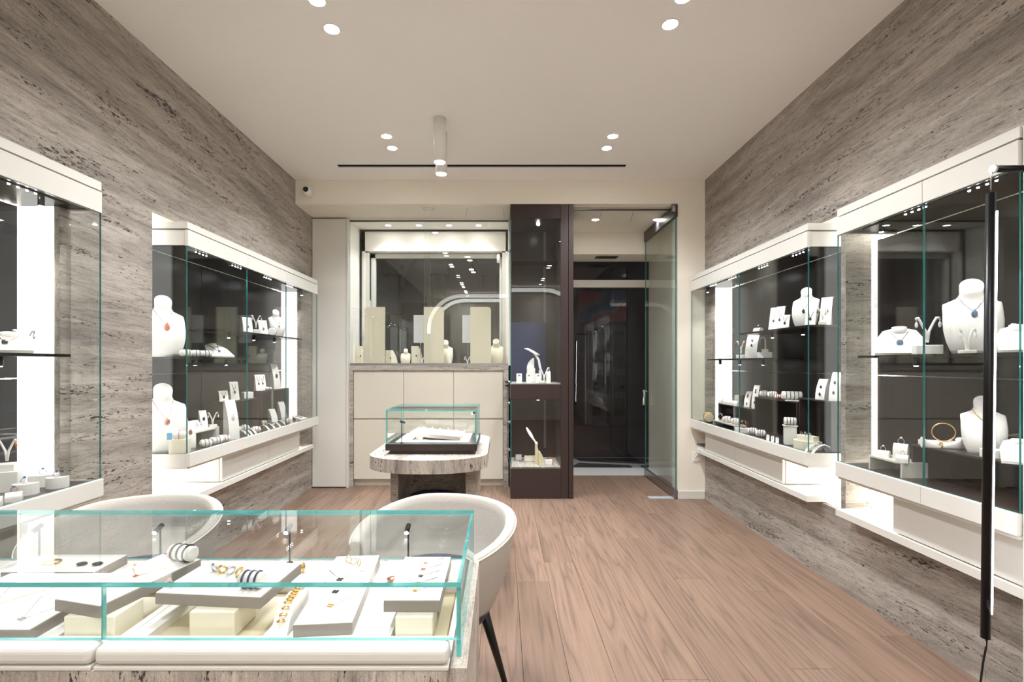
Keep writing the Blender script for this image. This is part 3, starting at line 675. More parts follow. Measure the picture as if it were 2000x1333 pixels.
def dome(loc, rz, w_, d, h, label, m='white_leather', group=None):
    n = 12; hb_ = h * .45; pr = [(-d / 2, 0), (-d / 2, hb_)] + [(-d / 2 * math.cos(PI * k / n), hb_ + (h - hb_) * math.sin(PI * k / n)) for k in range(1, n)] + [(d / 2, hb_), (d / 2, 0)]
    return single(MB().prism(pr, 'x', -w_ / 2, w_ / 2), 'ring_stand', m, label, 'ring stand', loc, rz, group)
def drum(loc, rz, w_, d, h, label, group=None):
    n = 14; pr = [(-w_ / 2, 0), (-w_ / 2, -d * .2)] + [(-w_ / 2 * math.cos(PI * k / n), -d * .2 - d * .8 * math.sin(PI * k / n) * .6) for k in range(1, n)] + [(w_ / 2, -d * .2), (w_ / 2, 0)]
    return single(MB().prism(pr, 'z', 0, h), 'ring_stand', 'white_leather', label, 'ring stand', loc, rz, group)
def block(loc, rz, w_, d, h, label, m='white_leather', group=None, name='display_block'):
    return single(MB().bbox(-w_ / 2, w_ / 2, -d / 2, d / 2, 0, h, .003), name, m, label, 'display block', loc, rz, group)
def hexblock(loc, rz, w_, d, h, label, m='cream', group=None):
    pr = [(-w_ / 2, d / 2), (-w_ / 2, -d * .1), (-w_ * .2, -d / 2), (w_ * .2, -d / 2), (w_ / 2, -d * .1), (w_ / 2, d / 2)]
    return single(MB().prism(pr, 'z', 0, h), 'display_block', m, label, 'display block', loc, rz, group)
def pillow(loc, rz, w_, d, h, label, nb, blabel, metal, group=None, m='white_leather', bgroup=None):
    mb = MB(); n = 10
    def pt(u, v, s):
        k = 1 - .10 * (1 - abs(v) ** 2) * abs(u) ** 3; k2 = 1 - .10 * (1 - abs(u) ** 2) * abs(v) ** 3
        return (u * w_ / 2 * k, v * d / 2 * k2, h / 2 + s * h / 2 * ((1 - u ** 4) * (1 - v ** 4)) ** .5)
    for s in (-1, 1):
        vs = [pt(i / n * 2 - 1, j / n * 2 - 1, s) for i in range(n + 1) for j in range(n + 1)]
        mb.add(vs, [(i * (n + 1) + j, (i + 1) * (n + 1) + j, (i + 1) * (n + 1) + j + 1, i * (n + 1) + j + 1) for i in range(n) for j in range(n)], 0, True)
    o = single(mb, 'bracelet_cushion', m, label, 'cushion', loc, rz, group)
    for b in range(nb):
        x = ((b + .5) / nb - .5) * w_ * .62; u = 2 * x / w_; pts = []
        for k in range(20):
            a = 2 * PI * k / 20; v = math.cos(a) * .99
            zz = h / 2 + (1 if math.sin(a) > 0 else -1) * (h / 2 * ((1 - u ** 4) * max(0, 1 - v ** 4)) ** .5 + .0015)
            pts.append((x, v * d / 2 + (.002 if v > 0 else -.002), max(zz, .0012)))
        single(MB().tube(pts, .0016, 5, closed=True), 'bracelet', metal, blabel, 'bracelet', loc, rz, bgroup)
    return o
def roll(loc, rz, L, r, label, nb, blabel, metal, group=None, bgroup=None, m='white_leather', bw=.002):
    if nb: loc = Vector(loc) + Vector((0, 0, bw * 1.4))
    mb = MB(); rings = []
    for x, k in ((-L / 2, .8), (-L / 2 + .004, 1), (L / 2 - .004, 1), (L / 2, .8)):
        rings.append([(x, r * k * math.cos(2 * PI * j / 18), r + r * k * math.sin(2 * PI * j / 18)) for j in range(18)])
    mb.loft(rings); o = single(mb, 'bracelet_roll', m, label, 'bracelet roll', loc, rz, group)
    for b in range(nb):
        x = ((b + .5) / nb - .5) * L * .8
        single(MB().torus((x, 0, r), r + bw * .5, bw, (1, 0, 0), 24, 6), 'bracelet', metal, blabel, 'bracelet', loc, rz, bgroup)
    return o
def earring_stand(loc, rz, h, label, elabel, metal='silver', gem='clear_gem', group=None, egroup=None, base=True, spread=.32):
    t = thing('earring_stand', label, 'earring stand', loc, rz, group)
    if base: MB().bbox(-h * .25, h * .25, -h * .15, h * .15, 0, h * .14, .002).build('base', 'white_leather', t)
    for s in (-1, 1):
        MB().tube([(0, 0, h * .1), (s * h * .05, 0, h * .5), (s * h * spread * .6, 0, h * .85), (s * h * spread * .8, -.01 * h, h * .97), (s * h * spread, -h * .05, h * .95)], [h * .05, h * .045, h * .04, h * .05, h * .05], 8).build('arm', 'white_leather', t)
        p = Vector(loc) + Matrix.Rotation(rz, 3, 'Z') @ Vector((s * h * spread, -h * .12, h * .92))
        e = thing('earring', elabel, 'earring', p, rz, egroup or (group or label))
        MB().torus((0, 0, -h * .05), h * .05, h * .012, (1, 0, 0), 12, 5).build('hook', metal, e); MB().ball((0, 0, -h * .2), h * .05, h * .035, h * .11, 8).build('drop', gem, e)
    return t
def card(loc, rz, w_, h, label, plabel, metal='silver', gem='black_gem', group=None, lean=.3, pg=None):
    t = thing('necklace_card', label, 'necklace card', loc, rz, group); th = .004; dy = h * lean
    MB().prism([(-dy / 2, 0), (-dy / 2 + th, 0), (dy / 2 + th, h - .003), (dy / 2 + .02, h + .002), (dy / 2 + .02, h + .006), (dy / 2 - .002, h + .003)], 'x', -w_ / 2, w_ / 2).build('plate', 'white_leather', t)
    MB().prism([(dy / 2 + .016, h), (dy / 2 + .020, h), (dy / 2 + .03, 0), (dy / 2 + .026, 0)], 'x', -w_ * .3, w_ * .3).build('strut', 'white_leather', t)
    n = thing('necklace', plabel, 'necklace', loc, rz, pg or (group or label))
    q = lambda x, u: (x, -dy / 2 + dy * u - .003, h * u)
    MB().tube([q(-w_ * .25, .93), q(-w_ * .12, .7), q(0, .5), q(w_ * .12, .7), q(w_ * .25, .93)], .0012, 5).build('chain', metal, n)
    MB().ball(q(0, .44), w_ * .13, .004, w_ * .2, 8).build('pendant', gem, n); return t
def strip(loc, rz, L, w_, h, label, blabel, metal='silver', group=None, gem='clear_gem', bg=None):
    """arched display strip, long axis local y"""
    mb = MB(); n = 12; top = []; bot = []
    for k in range(n + 1):
        u = k / n * 2 - 1; z = h * (1 - u * u); top.append((u * L / 2, z + .003)); bot.append((u * L / 2, z))
    mb.prism(top + bot[::-1], 'x', -w_ / 2, w_ / 2)
    single(mb, 'bracelet_strip', 'white_leather', label, 'bracelet strip', loc, rz, group)
    t = thing('bracelet', blabel, 'bracelet', loc, rz, bg or (group or label))
    MB().tube([(0, u * L / 2, h * (1 - u * u) + .0042) for u in [(-.8 + 1.3 * k / 10) for k in range(11)]], .0018, 5).build('chain', metal, t)
    for k in range(3):
        u = -.3 + .2 * k; MB().ball((0, u * L / 2, h * (1 - u * u) + .005), .004, .005, .003, 6).build('stone', gem, t)
def riser(x0, x1, y0, y1, z, label, m='tray_liner', z0=TZ, leg_ax='y', cat='display riser'):
    t = thing('display_riser', label, cat, ((x0 + x1) / 2, (y0 + y1) / 2, z0)); th = .008
    MB().box(x0, x1, y0, y1, z - th, z).build('top', m, t, True)
    for a in (y0, y1 - th): MB().box(x0, x1, a, a + th, z0, z - th).build('side_panel', m, t, True)
    return t

RB, LB = R(-62), R(62)     # items on the entrance-side / window-side wall turn towards the room
RF, LF = R(-35), R(35)
# ---------------------------------------------------------------- case beside the tall white cabinet panel
A = 'in the case by the tall white panel'
l, s = P(321.5, -2.001, TZ); bust(l, R(50), .37, 'tall white necklace bust standing on the dark tray by the tall-panel wall case end')
necklace_on_bust(l, R(50), .37, 'rose gold chain with round medallion on the tray bust', 'rose_gold', 'rose_gold', .55, None, .05)
l = Vector((-1.888, 2.84, TZ)); block(l, R(20), .10, .06, .085, 'cream display block carrying a small cushion with blue tag', 'cream')
pillow(l + Vector((0, 0, .085)), R(20), .075, .05, .045, 'small cushion with blue tag on the cream block', 1, 'thin rose bracelet on the blue-tagged cushion', 'rose_gold')
single(MB().box(-.012, .012, -.002, 0, 0, .04), 'price_tag', 'cyan_tag', 'small blue tag leaning on the cushion on the cream block', 'tag', l + Vector((-.036, -.038, .085)), R(25))
l = Vector((-1.962, 3.045, TZ)); curved_stand(l, R(45), .05, .075, .16, 'small white curved stand with rose gold pendant beside the tray bust')
p = on_curve(l, R(45), .075, .16, .7); pendant(p, R(45), .018, 'rose gold pendant on the small curved stand beside the tray bust', 'rose_gold', 'rose_gold')
G = 'sloped ring ramps by the tray bust'
riser(-2.095, -1.968, 3.11, 3.345, .83, 'low white riser carrying ring ramps beside the tray bust', 'lacquer')
for px in (372, 379, 386):
    l, s = P(px, -2.03, .83); curved_stand(l, R(55), .028, .11, .06, 'white sloped ring ramp with dark rings on the low white riser', group=G)
    for u in (.5, .75):
        q = on_curve(l, R(55), .11, .06, u); ring(q - Vector((0, 0, .006)), R(55), .007, 'tiny dark ring on a sloped ring ramp', 'dark_chain', 'black_gem', 'rings on the ring ramps')
l, s = P(396.5, -2.045, .83); curved_stand(l, R(50), .045, .05, .12, 'white curved stand with dark drop pendant behind the ring ramps')
pendant(on_curve(l, R(50), .05, .12, .65), R(50), .014, 'dark drop pendant on the curved stand behind the ring ramps')
l = Vector((-2.03, 3.40, TZ)); block(l, R(50), .065, .06, .085, 'square white block under the silver leaf earrings in the tall-panel case')
earring_stand(l + Vector((.0, 0, .085)), R(50), .10, 'white forked earring stand on the square white block', 'silver leaf drop earring on the forked stand', egroup='silver leaf earrings')
l, s = P(452, -1.89, TZ); curved_stand(l, R(55), .07, .085, .27, 'tallest white curved stand on the dark tray of the tall-panel case')
pendant(on_curve(l, R(55), .085, .27, .62), R(55), .02, 'silver pendant on the tallest curved stand', 'silver', 'clear_gem')
GP = 'bracelet cushions along the tray by the tall white panel'
for px, X in ((402, -1.868), (421, -1.868), (437, -1.868), (500, -1.872), (463, -2.012), (478, -2.012), (559, -1.895)):
    l, s = P(px, X, TZ); pillow(l, R(15 + 60 * random.random()), .066, .07, .048, 'small cream cushion wrapped with thin bracelets on the tray by the tall white panel', 2,
                                'thin bracelet wrapped round a cushion on the tray by the tall white panel', random.choice(['dark_chain', 'rose_gold', 'silver']), GP, bgroup='bracelets on cushions by the tall white panel')
GS = 'arched bracelet strips by the tall white panel'
for px, X in ((473, -1.885), (481, -1.885), (489, -1.885), (515, -1.885), (526, -1.885), (537, -1.885), (548, -1.885)):
    l, s = P(px, X, TZ + .001); strip(l, R(62), .14, .018, .035, 'thin white arched bracelet strip on the tray by the tall white panel', 'thin chain bracelet on an arched strip by the tall white panel', group=GS, bg='bracelets on arched strips by the tall white panel')
riser(-2.09, -1.95, 3.452, 3.88, 1.0, 'dark riser carrying necklace cards and a ring block')
riser(-2.09, -1.95, 3.93, 4.44, 1.05, 'dark riser carrying the slim curved stand beside the lit niche edge')
for px, h in ((437, .07), (458, .13)):
    l, s = P(px, -2.0, 1.0); card(l, R(50), .06, h, ('short' if h < .1 else 'tall') + ' white necklace card on the dark riser with ring block', 'dark chain necklace on the ' + ('short' if h < .1 else 'tall') + ' card by the ring block', 'dark_chain', 'black_gem')
l, s = P(483, -1.99, 1.0); block(l, R(50), .07, .06, .05, 'small white block with one ring on the dark riser'); ring(l + Vector((0, 0, .05)), R(50), .010, 'single clear ring on the small white riser block')
for px in (505, 513):
    l, s = P(px, -2.0, 1.05); card(l, R(50), .05, .125, 'slim white necklace card on the dark riser with slim curved stand', 'thin chain on a slim card beside the slim curved stand', 'dark_chain', group='slim cards by the slim curved stand')
l, s = P(523, -1.97, 1.051); pillow(l, R(60), .06, .05, .025, 'flat little ring cushion before the slim curved stand', 1, 'dark ring band on the flat little cushion', 'dark_chain')
l, s = P(537, -2.0, 1.05); curved_stand(l, R(55), .06, .08, .22, 'slim white curved stand on the dark riser beside the lit niche edge')
pendant(on_curve(l, R(55), .08, .22, .6), R(55), .02, 'black drop pendant on the slim curved stand')
for px, h, n in ((533, .15, 'shorter'), (551, .20, 'taller')):
    l, s = P(px, -1.988, TZ); curved_stand(l, R(55), .055, .07, h - .02, n + ' white curved stand tucked under the dark riser end')
l, s = P(584, -1.89, TZ); t = board_bust(l, R(75), .11, .12, .03, 'low white necklace board lying by the lit niche edge'); necklace_on_board(l, R(75), .11, .12, .03, 'thin dark necklace lying on the low white board', 'dark_chain', 'black_gem', gs=.006)
l, s = P(512, -2.02, TZ); roll(l, R(60), .07, .022, 'short beige bracelet roll under the dark riser end', 2, 'rose bracelet on the short beige roll', 'rose_gold', bgroup='bracelets on the short beige roll', m='sand')
# shelves
l, s = P(321.5, -2.003, 1.312); bust(l, R(50), .335, 'white necklace bust with red drop pendant on the lower dark shelf'); necklace_on_bust(l, R(50), .335, 'rose chain with long red drop pendant on the shelf bust', 'rose_gold', 'orange_gem', .58, None, .06)
for px in (363, 383, 401):
    l, s = P(px, -1.888, 1.312); pillow(l, R(55), .065, .06, .045, 'small white cushion with dark bracelet on the lower shelf by the tall white panel', 2, 'dark bracelet on a cushion on the lower shelf', 'dark_chain', 'cushions on the lower shelf', bgroup='bracelets on the lower shelf cushions')
l, s = P(424, -1.96, 1.312); board_bust(l, R(55), .15, .17, .085, 'sloped white necklace board on the lower shelf by the tall white panel'); necklace_on_board(l, R(55), .15, .17, .085, 'dark beaded necklace on the sloped board of the lower shelf', 'dark_chain', 'grey_blue_gem', gs=.009)
for px in (484, 514):
    l, s = P(px, -1.96, 1.502); card(l, R(50), .07, .125, 'white necklace card standing on the upper shelf by the tall white panel', 'gold chain on a card of the upper shelf', 'gold', 'silver', group='cards on the upper shelf', pg='chains on the upper shelf cards')
l, s = P(500, -1.93, 1.502); block(l, R(50), .055, .05, .04, 'little white block under the hoop earrings on the upper shelf'); earring_stand(l + Vector((0, 0, .04)), R(50), .11, 'white forked stand with hoop earrings on the upper shelf', 'silver hoop earring on the upper shelf stand', base=False, egroup='hoop earrings on the upper shelf')
l, s = P(531, -1.93, 1.502); roll(l, R(120), .03, .035, 'upright white disc stand before the upper shelf bust', 1, 'dark band round the white disc stand', 'dark_chain')
l, s = P(541, -1.97, 1.502); bust(l, R(55), .225, 'small white necklace bust on the upper shelf by the tall white panel'); necklace_on_bust(l, R(55), .225, 'fine dark chain with small pendant on the upper shelf bust', 'dark_chain', 'grey_blue_gem', .45, .0011, .035)
# ---------------------------------------------------------------- case beside the open glass door
l, s = P(1384, 1.856, TZ); roll(l, R(72), .12, .040, 'beige bracelet roll on cheek stands beside the lit niche edge', 2, 'wide gold bracelet on the beige roll', 'gold', bgroup='gold bracelets on the beige roll', m='sand', bw=.005)
t = riser(1.835, 1.93, 3.80, 4.19, .785, 'low white riser carrying a bangle and two cushions', 'lacquer')
l, s = P(1407, 1.88, .785); t = single(MB().torus((0, 0, .032), .028, .004, (.3, 1, 0), 20, 6), 'bangle', 'silver', 'dark blue studded bangle on the low white riser', 'bangle', l, RB)
for px in (1420, 1436):
    l, s = P(px, 1.88, .785); pillow(l, RF, .07, .065, .05, 'white cushion with rose bracelet on the low white riser', 2, 'rose bracelet round a cushion on the low white riser', 'rose_gold', 'cushions on the low white riser', bgroup='bracelets on the low white riser')
riser(1.94, 2.07, 3.72, 4.32, .92, 'low dark riser carrying ring domes and curved stands')
riser(1.94, 2.07, 3.17, 3.70, 1.02, 'dark riser carrying a bracelet roll and cushions beside the ring domes')
riser(1.94, 2.07, 2.84, 3.15, 1.05, 'highest dark riser carrying two curved stands at the glass corner')
for px in (1410, 1418, 1425, 1432, 1439):
    l, s = P(px, 1.962, .92); dome(l, RB, .035, .045, .04, 'small white ring dome on the low dark riser', group='ring domes on the low dark riser'); ring(l + Vector((0, 0, .038)), RB, .008, 'tiny gem ring on a ring dome of the low dark riser', 'silver', random.choice(['red_gem', 'clear_gem', 'grey_blue_gem']), 'rings on the ring domes of the low dark riser')
l, s = P(1442, 2.05, .92); block(l, RB, .05, .04, .08, 'upright cream block behind the ring domes', 'cream')
for px, h, n in ((1462, .125, 'shorter'), (1477, .18, 'taller')):
    l, s = P(px, 2.02, .92); curved_stand(l, R(-50), .045, .07, h, n + ' white curved stand with dark earrings beside the ring domes', 'white_leather')
    for u in (.3, .75, .85): pendant(on_curve(l, R(-50), .07, h, u), R(-50), .009, 'tiny dark jewel on the ' + n + ' curved stand beside the ring domes', group='dark jewels on the ' + n + ' stand')
for px in (1493, 1509):
    l, s = P(px, 1.985, 1.02); pillow(l, RF, .07, .065, .05, 'striped white cushion with dark bracelets on the roll riser', 3, 'dark bracelet round a striped cushion on the roll riser', 'dark_chain', 'striped cushions on the roll riser', bgroup='dark bracelets on the roll riser cushions')
l, s = P(1521, 1.97, 1.02); roll(l, RF, .05, .014, 'small coral bead bracelet bundle on the roll riser', 3, 'coral red bracelet in the bead bundle', 'red_gem', bgroup='coral bead bracelets', bw=.003)
l, s = P(1548, 1.99, 1.02); single(MB().prism([(-.07, 0), (.07, 0), (.07, .004), (-.07, .004)], 'x', -.045, .045), 'jewellery_tray', 'lacquer', 'flat white tray under the ribbed bracelet roll', 'tray', l, R(-30))
roll(l + Vector((0, .01, .004)), R(-20), .12, .028, 'white bracelet roll with three dark bangles on the flat tray', 4, 'dark bangle on the roll of the flat tray', 'dark_chain', bgroup='dark bangles on the flat tray roll')
for px, h, n in ((1606, .125, 'shorter'), (1633, .17, 'taller')):
    l, s = P(px, 2.005, 1.05); curved_stand(l, R(-52), .05, .085, h, n + ' white curved stand on the highest dark riser')
    for u in (.35, .7): pendant(on_curve(l, R(-52), .085, h, u), R(-52), .011, 'small dark pendant on the ' + n + ' stand of the highest riser', group='dark pendants on the ' + n + ' highest stand')
l, s = P(1453, 1.865, TZ); hexblock(l, R(-20), .12, .08, .03, 'low white six-sided block with rose bangles on the tray', 'white_leather')
for k in range(4): single(MB().torus((0, 0, .031), .028, .0016, (math.cos(k * .5), math.sin(k * .5), 0), 24, 5), 'bangle', 'rose_gold', 'thin rose gold bangle standing on the six-sided block', 'bangle', l + Vector((.0, .0, .03)), .2 * k, 'rose gold bangles on the six-sided block')
for px in (1470, 1486):
    l, s = P(px, 1.868, TZ); pillow(l, RF, .072, .065, .05, 'white cushion with charm bracelets on the tray beside the six-sided block', 3, 'dark charm bracelet round a tray cushion', 'dark_chain', 'tray cushions beside the six-sided block', bgroup='charm bracelets on tray cushions')
for px, X, n in ((1500, 1.838, 'tan'), (1509, 1.838, 'plain'), (1518, 1.838, 'blue')):
    l, s = P(px, X, TZ + .001); strip(l, R(-30), .14, .018, .03, 'white arched bracelet strip with ' + n + ' bracelet between cushions and cream blocks', n + ' bracelet on an arched strip beside the cream blocks', 'rose_gold' if n == 'tan' else 'silver', gem='blue_gem' if n == 'blue' else 'clear_gem')
l, s = P(1543, 1.882, TZ); block(l, R(-25), .07, .065, .12, 'tall white block carrying a bracelet roll on the tray'); single(MB().bbox(-.042, .042, -.038, .038, 0, .006, .002), 'jewellery_tray', 'lacquer', 'white slab on top of the tall white block', 'tray', l + Vector((0, 0, .12)), R(-25))
roll(l + Vector((.0, 0, .126)), R(-25), .07, .024, 'white bracelet roll on the tall white block', 3, 'dark bangle on the roll of the tall white block', 'dark_chain', bgroup='bangles on the tall white block')
l, s = P(1572, 1.885, TZ); hexblock(l, R(-75), .155, .10, .05, 'wide cream block forming the lower tier under gem rings'); hexblock(l + Vector((.005, 0, .05)), R(-75), .12, .075, .03, 'smaller cream block forming the upper tier under gem rings')
for k in range(6): ring(l + Vector((.008 * (k % 2), -.05 + .02 * k, .08)), R(-15 + 10 * k), .0085, 'gem ring standing on the two-tier cream blocks', 'silver', ['clear_gem', 'black_gem', 'violet_gem'][k % 3], 'gem rings on the cream tiers')
for X, Y in ((1.895, 2.846), (1.878, 2.885)):
    l = Vector((X, Y, TZ + .001)); strip(l, R(-76), .155, .018, .045, 'long white arched strip at the glass corner of the tray', 'fine silver bracelet on a long arched strip', group='long arched strips at the glass corner', bg='bracelets on the long arched strips')
# shelves
for px, n in ((1511, 'gold'), (1523, 'silver')):
    l, s = P(px, 1.93, 1.502); card(l, R(-50), .055, .165, 'tall white necklace card with ' + n + ' chain on the upper dark shelf', n + ' chain on a tall card beside the shelf bust', n, 'grey_blue_gem')
l, s = P(1533, 1.91, 1.502); card(l, R(-50), .055, .095, 'short white card with dark earrings on the upper dark shelf', 'dark drop jewel on the short card', 'dark_chain')
l, s = P(1573, 1.94, 1.502); bust(l, R(-48), .235, 'white necklace bust between cards on the upper dark shelf'); necklace_on_bust(l, R(-48), .235, 'dark chain with black pendant on the bust between cards', 'dark_chain', 'black_gem', .48, .0011, .05)
l, s = P(1583, 1.868, 1.502); card(l, R(-50), .055, .09, 'short white card leaning before the shelf bust', 'dark stud jewel on the card before the shelf bust', 'dark_chain')
l, s = P(1613, 1.985, 1.502); card(l, R(-50), .06, .175, 'tall white card at the end of the upper dark shelf', 'fine chain on the card at the shelf end', 'silver', 'gold')
l, s = P(1607, 1.912, 1.502); block(l, R(-40), .042, .035, .02, 'little cream block under the needle earrings', 'cream'); earring_stand(l + Vector((0, 0, .02)), R(-40), .08, 'slim white stand with needle earrings on the cream block', 'dark needle earring on the little cream block', 'dark_chain', 'black_gem', base=False, egroup='needle earrings')
l, s = P(1481, 1.90, 1.502); dome(l, RB, .05, .05, .035, 'white ring dome at the far tip of the upper dark shelf'); ring(l + Vector((0, 0, .033)), RB, .009, 'silver ring on the dome at the shelf tip')
l, s = P(1428, 1.93, 1.312); strip(l, R(-80), .22, .05, .022, 'wide flat white strip on the lower shelf', 'silver bracelet on the wide flat strip')
l, s = P(1447, 1.90, 1.312); block(l, RB, .05, .05, .03, 'little white block under the red drop earrings'); earring_stand(l + Vector((0, 0, .03)), RB, .11, 'white forked stand with red drop earrings', 'red drop earring on the lower shelf', 'gold', 'red_gem', egroup='red drop earrings', base=False)
l, s = P(1470, 1.95, 1.312); curved_stand(l, R(-45), .085, .09, .185, 'white curved stand on the lower shelf beside the hook stand'); 
for u in (.6, .8): pendant(on_curve(l, R(-45), .09, .185, u), R(-45), .01, 'dark stud on the curved stand beside the hook stand', group='dark studs beside the hook stand')
l, s = P(1495, 1.95, 1.312); block(l, R(-40), .10, .07, .045, 'wide white block under the hook stand'); block(l + Vector((0, 0, .045)), R(-40), .045, .04, .022, 'small white block on the wide block of the hook stand')
single(MB().tube([(0, 0, 0), (0, 0, .07), (-.008, 0, .088), (-.02, 0, .09), (-.028, 0, .078)], .005, 8), 'earring_hook', 'white_leather', 'white hooked earring stand on stacked white blocks', 'earring stand', l + Vector((0, 0, .067)), RF)
# books by the socket
for k, (c_, n) in enumerate((('paper', 'bottom'), ('pale_grey', 'middle'), ('dark_steel', 'top'))):
    l = Vector((1.868, 4.442, .48 + .016 * k)); o = thing('book', n + ' book of the small pile on the white ledge by the socket', 'book', l, R(1.5 * k))
    MB().bbox(-.035, .038, -.07, .07, .001, .0145, .001).build('pages', 'paper', o); MB().box(-.038, .04, -.072, .072, 0, .001).box(-.038, .04, -.072, .072, .0145, .0155).box(-.0385, -.0355, -.072, .072, .0, .0155).build('cover', c_, o)
# ---------------------------------------------------------------- case behind the LED tube
S_ = 1.312
l, s = P(1757, 1.93, S_); board_bust(l, R(-38), .19, .19, .125, 'sloped white necklace board with blue pendant on the dark shelf'); necklace_on_board(l, R(-38), .19, .19, .125, 'silver chain with oval blue pendant on the sloped board', 'silver', 'grey_blue_gem', gs=.014)
l, s = P(1811, 1.90, S_); block(l, R(-25), .095, .06, .042, 'white block under long crystal earrings on the dark shelf'); earring_stand(l + Vector((0, 0, .042)), R(-30), .125, 'white forked stand with long crystal earrings', 'long crystal drop earring over the white block', 'silver', 'clear_gem', base=False, egroup='long crystal earrings')
l, s = P(1900, 1.95, S_); bust(l, R(-35), .285, 'white necklace bust with round blue pendant on the dark shelf'); necklace_on_bust(l, R(-35), .285, 'silver chain with round blue pendant on the shelf bust', 'silver', 'grey_blue_gem', .62, .0016, .05)
l, s = P(1889, 1.86, S_); earring_stand(l, R(-30), .10, 'white T-shaped stand with crystal hoops before the bust', 'crystal hoop earring before the bust', 'silver', 'clear_gem', egroup='crystal hoops before the bust', spread=.22)
l, s = P(1957, 1.955, S_); earring_stand(l, R(-30), .115, 'tall white V-shaped stand with silver earrings beside the LED tube', 'long silver earring on the V-shaped stand', 'silver', 'grey_blue_gem', egroup='earrings on the V-shaped stand')
l, s = P(1990, 1.90, S_); board_bust(l, R(-38), .125, .125, .09, 'plain sloped white necklace board at the white end panel')
t = riser(1.84, 1.96, 2.22, 2.42, .815, 'low white riser with ring domes on the dark tray', 'lacquer')
l, s = P(1725, 1.88, .815); dome(l, R(-50), .05, .05, .03, 'low white ring wedge on the low white riser'); ring(l + Vector((0, 0, .028)), R(-50), .011, 'clear solitaire ring on the low ring wedge')
l, s = P(1760, 1.91, .815); dome(l, R(-50), .055, .05, .075, 'tall white ring dome on the low white riser'); ring(l + Vector((0, 0, .073)), R(-50), .013, 'large clear solitaire ring on the tall ring dome')
l, s = P(1763, 1.855, .815); dome(l, R(-50), .045, .04, .035, 'small white ring dome before the tall one'); ring(l + Vector((0, 0, .033)), R(-50), .009, 'small silver ring on the small ring dome')
riser(1.90, 2.07, 1.76, 2.24, .90, 'wide dark riser carrying bust, bangle and bow')
l, s = P(1843, 1.98, .90); block(l, R(-20), .15, .10, .022, 'flat white board under the gold bangle', name='display_board')
single(MB().torus((0, 0, .043), .04, .003, (.25, 1, 0), 28, 6), 'bangle', 'gold', 'thin gold bangle standing on the flat white board', 'bangle', l + Vector((0, 0, .022)), R(-20))
pillow(l + Vector((.048, -.042, .022)), R(-20), .05, .035, .025, 'tiny white ring cushion on the flat white board', 1, 'thin dark ring on the tiny white cushion', 'dark_chain')
l, s = P(1838, 1.925, .90); t = thing('cloth_bow', 'white cloth bow on the wide dark riser', 'cloth bow', l, R(-20)); mb = MB()
rings = []
for k in range(13):
    u = k / 12 * 2 - 1; a = .006 + .022 * abs(u) ** 1.3
    rings.append([(u * .07, .5 * a * math.cos(b) + .004 * math.sin(6 * u), a * .9 + a * .85 * math.sin(b) * (1 + .15 * math.cos(3 * b))) for b in [2 * PI * j / 12 for j in range(12)]])
mb.loft(rings).build('cloth', 'white_leather', t)
single(MB().torus((0, 0, .014), .011, .003, (1, 0, 0), 18, 6), 'ring', 'gold', 'gold ring gathering the white cloth bow', 'ring', l, R(-20))
l, s = P(1922, 1.98, .90); bust(l, R(-33), .215, 'white necklace bust with golden pendant on the wide dark riser'); necklace_on_bust(l, R(-33), .215, 'gold chain with clear and amber pendant on the riser bust', 'gold', 'clear_gem', .62, .0014, .06)
l, s = P(1937, 1.93, .90); block(l, R(-30), .06, .05, .035, 'small white block before the riser bust')
l, s = P(1994, 1.95, .90); board_bust(l, R(-38), .12, .12, .07, 'small sloped white board at the riser end')
# ---------------------------------------------------------------- case with the blue gem rings
l, s = P(12, -1.93, S_); board_bust(l, R(40), .17, .20, .07, 'sloped white board with gold and dark necklace on the shelf end'); necklace_on_board(l, R(40), .17, .20, .07, 'heavy gold and dark link necklace on the sloped board', 'gold', 'black_gem', gs=.010)
l, s = P(47, -1.97, S_); earring_stand(l, R(35), .10, 'white forked stand with pearl earrings on the shelf end', 'dark stud earring with a pearl', 'dark_chain', 'clear_gem', egroup='pearl drop earrings')
l = Vector((-2.035, 1.995, TZ)); block(l, R(25), .085, .07, .085, 'square white block under the golden spike earrings'); block(l + Vector((-.005, 0, .085)), R(25), .065, .055, .03, 'smaller white block on the square block of spike earrings')
earring_stand(l + Vector((-.005, 0, .115)), R(25), .10, 'white forked stand with golden spike earrings', 'golden spike earring over the square block', 'gold', 'rose_gold', base=False, egroup='golden spike earrings')
for px, py, w_, h, gem, n in ((78, 951, .10, .05, 'blue_gem', 'wide half-round stand'), (116, 954, .075, .045, 'violet_gem', 'half-round stand at the tray corner'), (42, 968, .08, .045, 'blue_gem', 'half-round stand behind the small dome')):
    l, s = onz(px, py, TZ); l.y += .02; l.x = min(l.x, -1.892); drum(l, R(30), w_, .06, h, 'white leather ' + n); ring(l + Matrix.Rotation(R(30), 3, 'Z') @ Vector((0, -.02, h)), R(30), .012, ('blue' if gem == 'blue_gem' else 'violet') + ' gem ring on the ' + n, 'silver', gem)
for px, py, gem, n in ((46, 977, 'violet_gem', 'small dome beside the half-round stands'), (4, 985, 'violet_gem', 'small dome before the square block')):
    l, s = onz(px, py, TZ); l.y -= .016 if px > 20 else .031; l.x = min(l.x, -1.866); dome(l, R(40), .047, .047, .035, 'white leather ' + n); ring(l + Vector((0, 0, .033)), R(40), .010, 'small violet gem ring on the ' + n, 'rose_gold', gem)

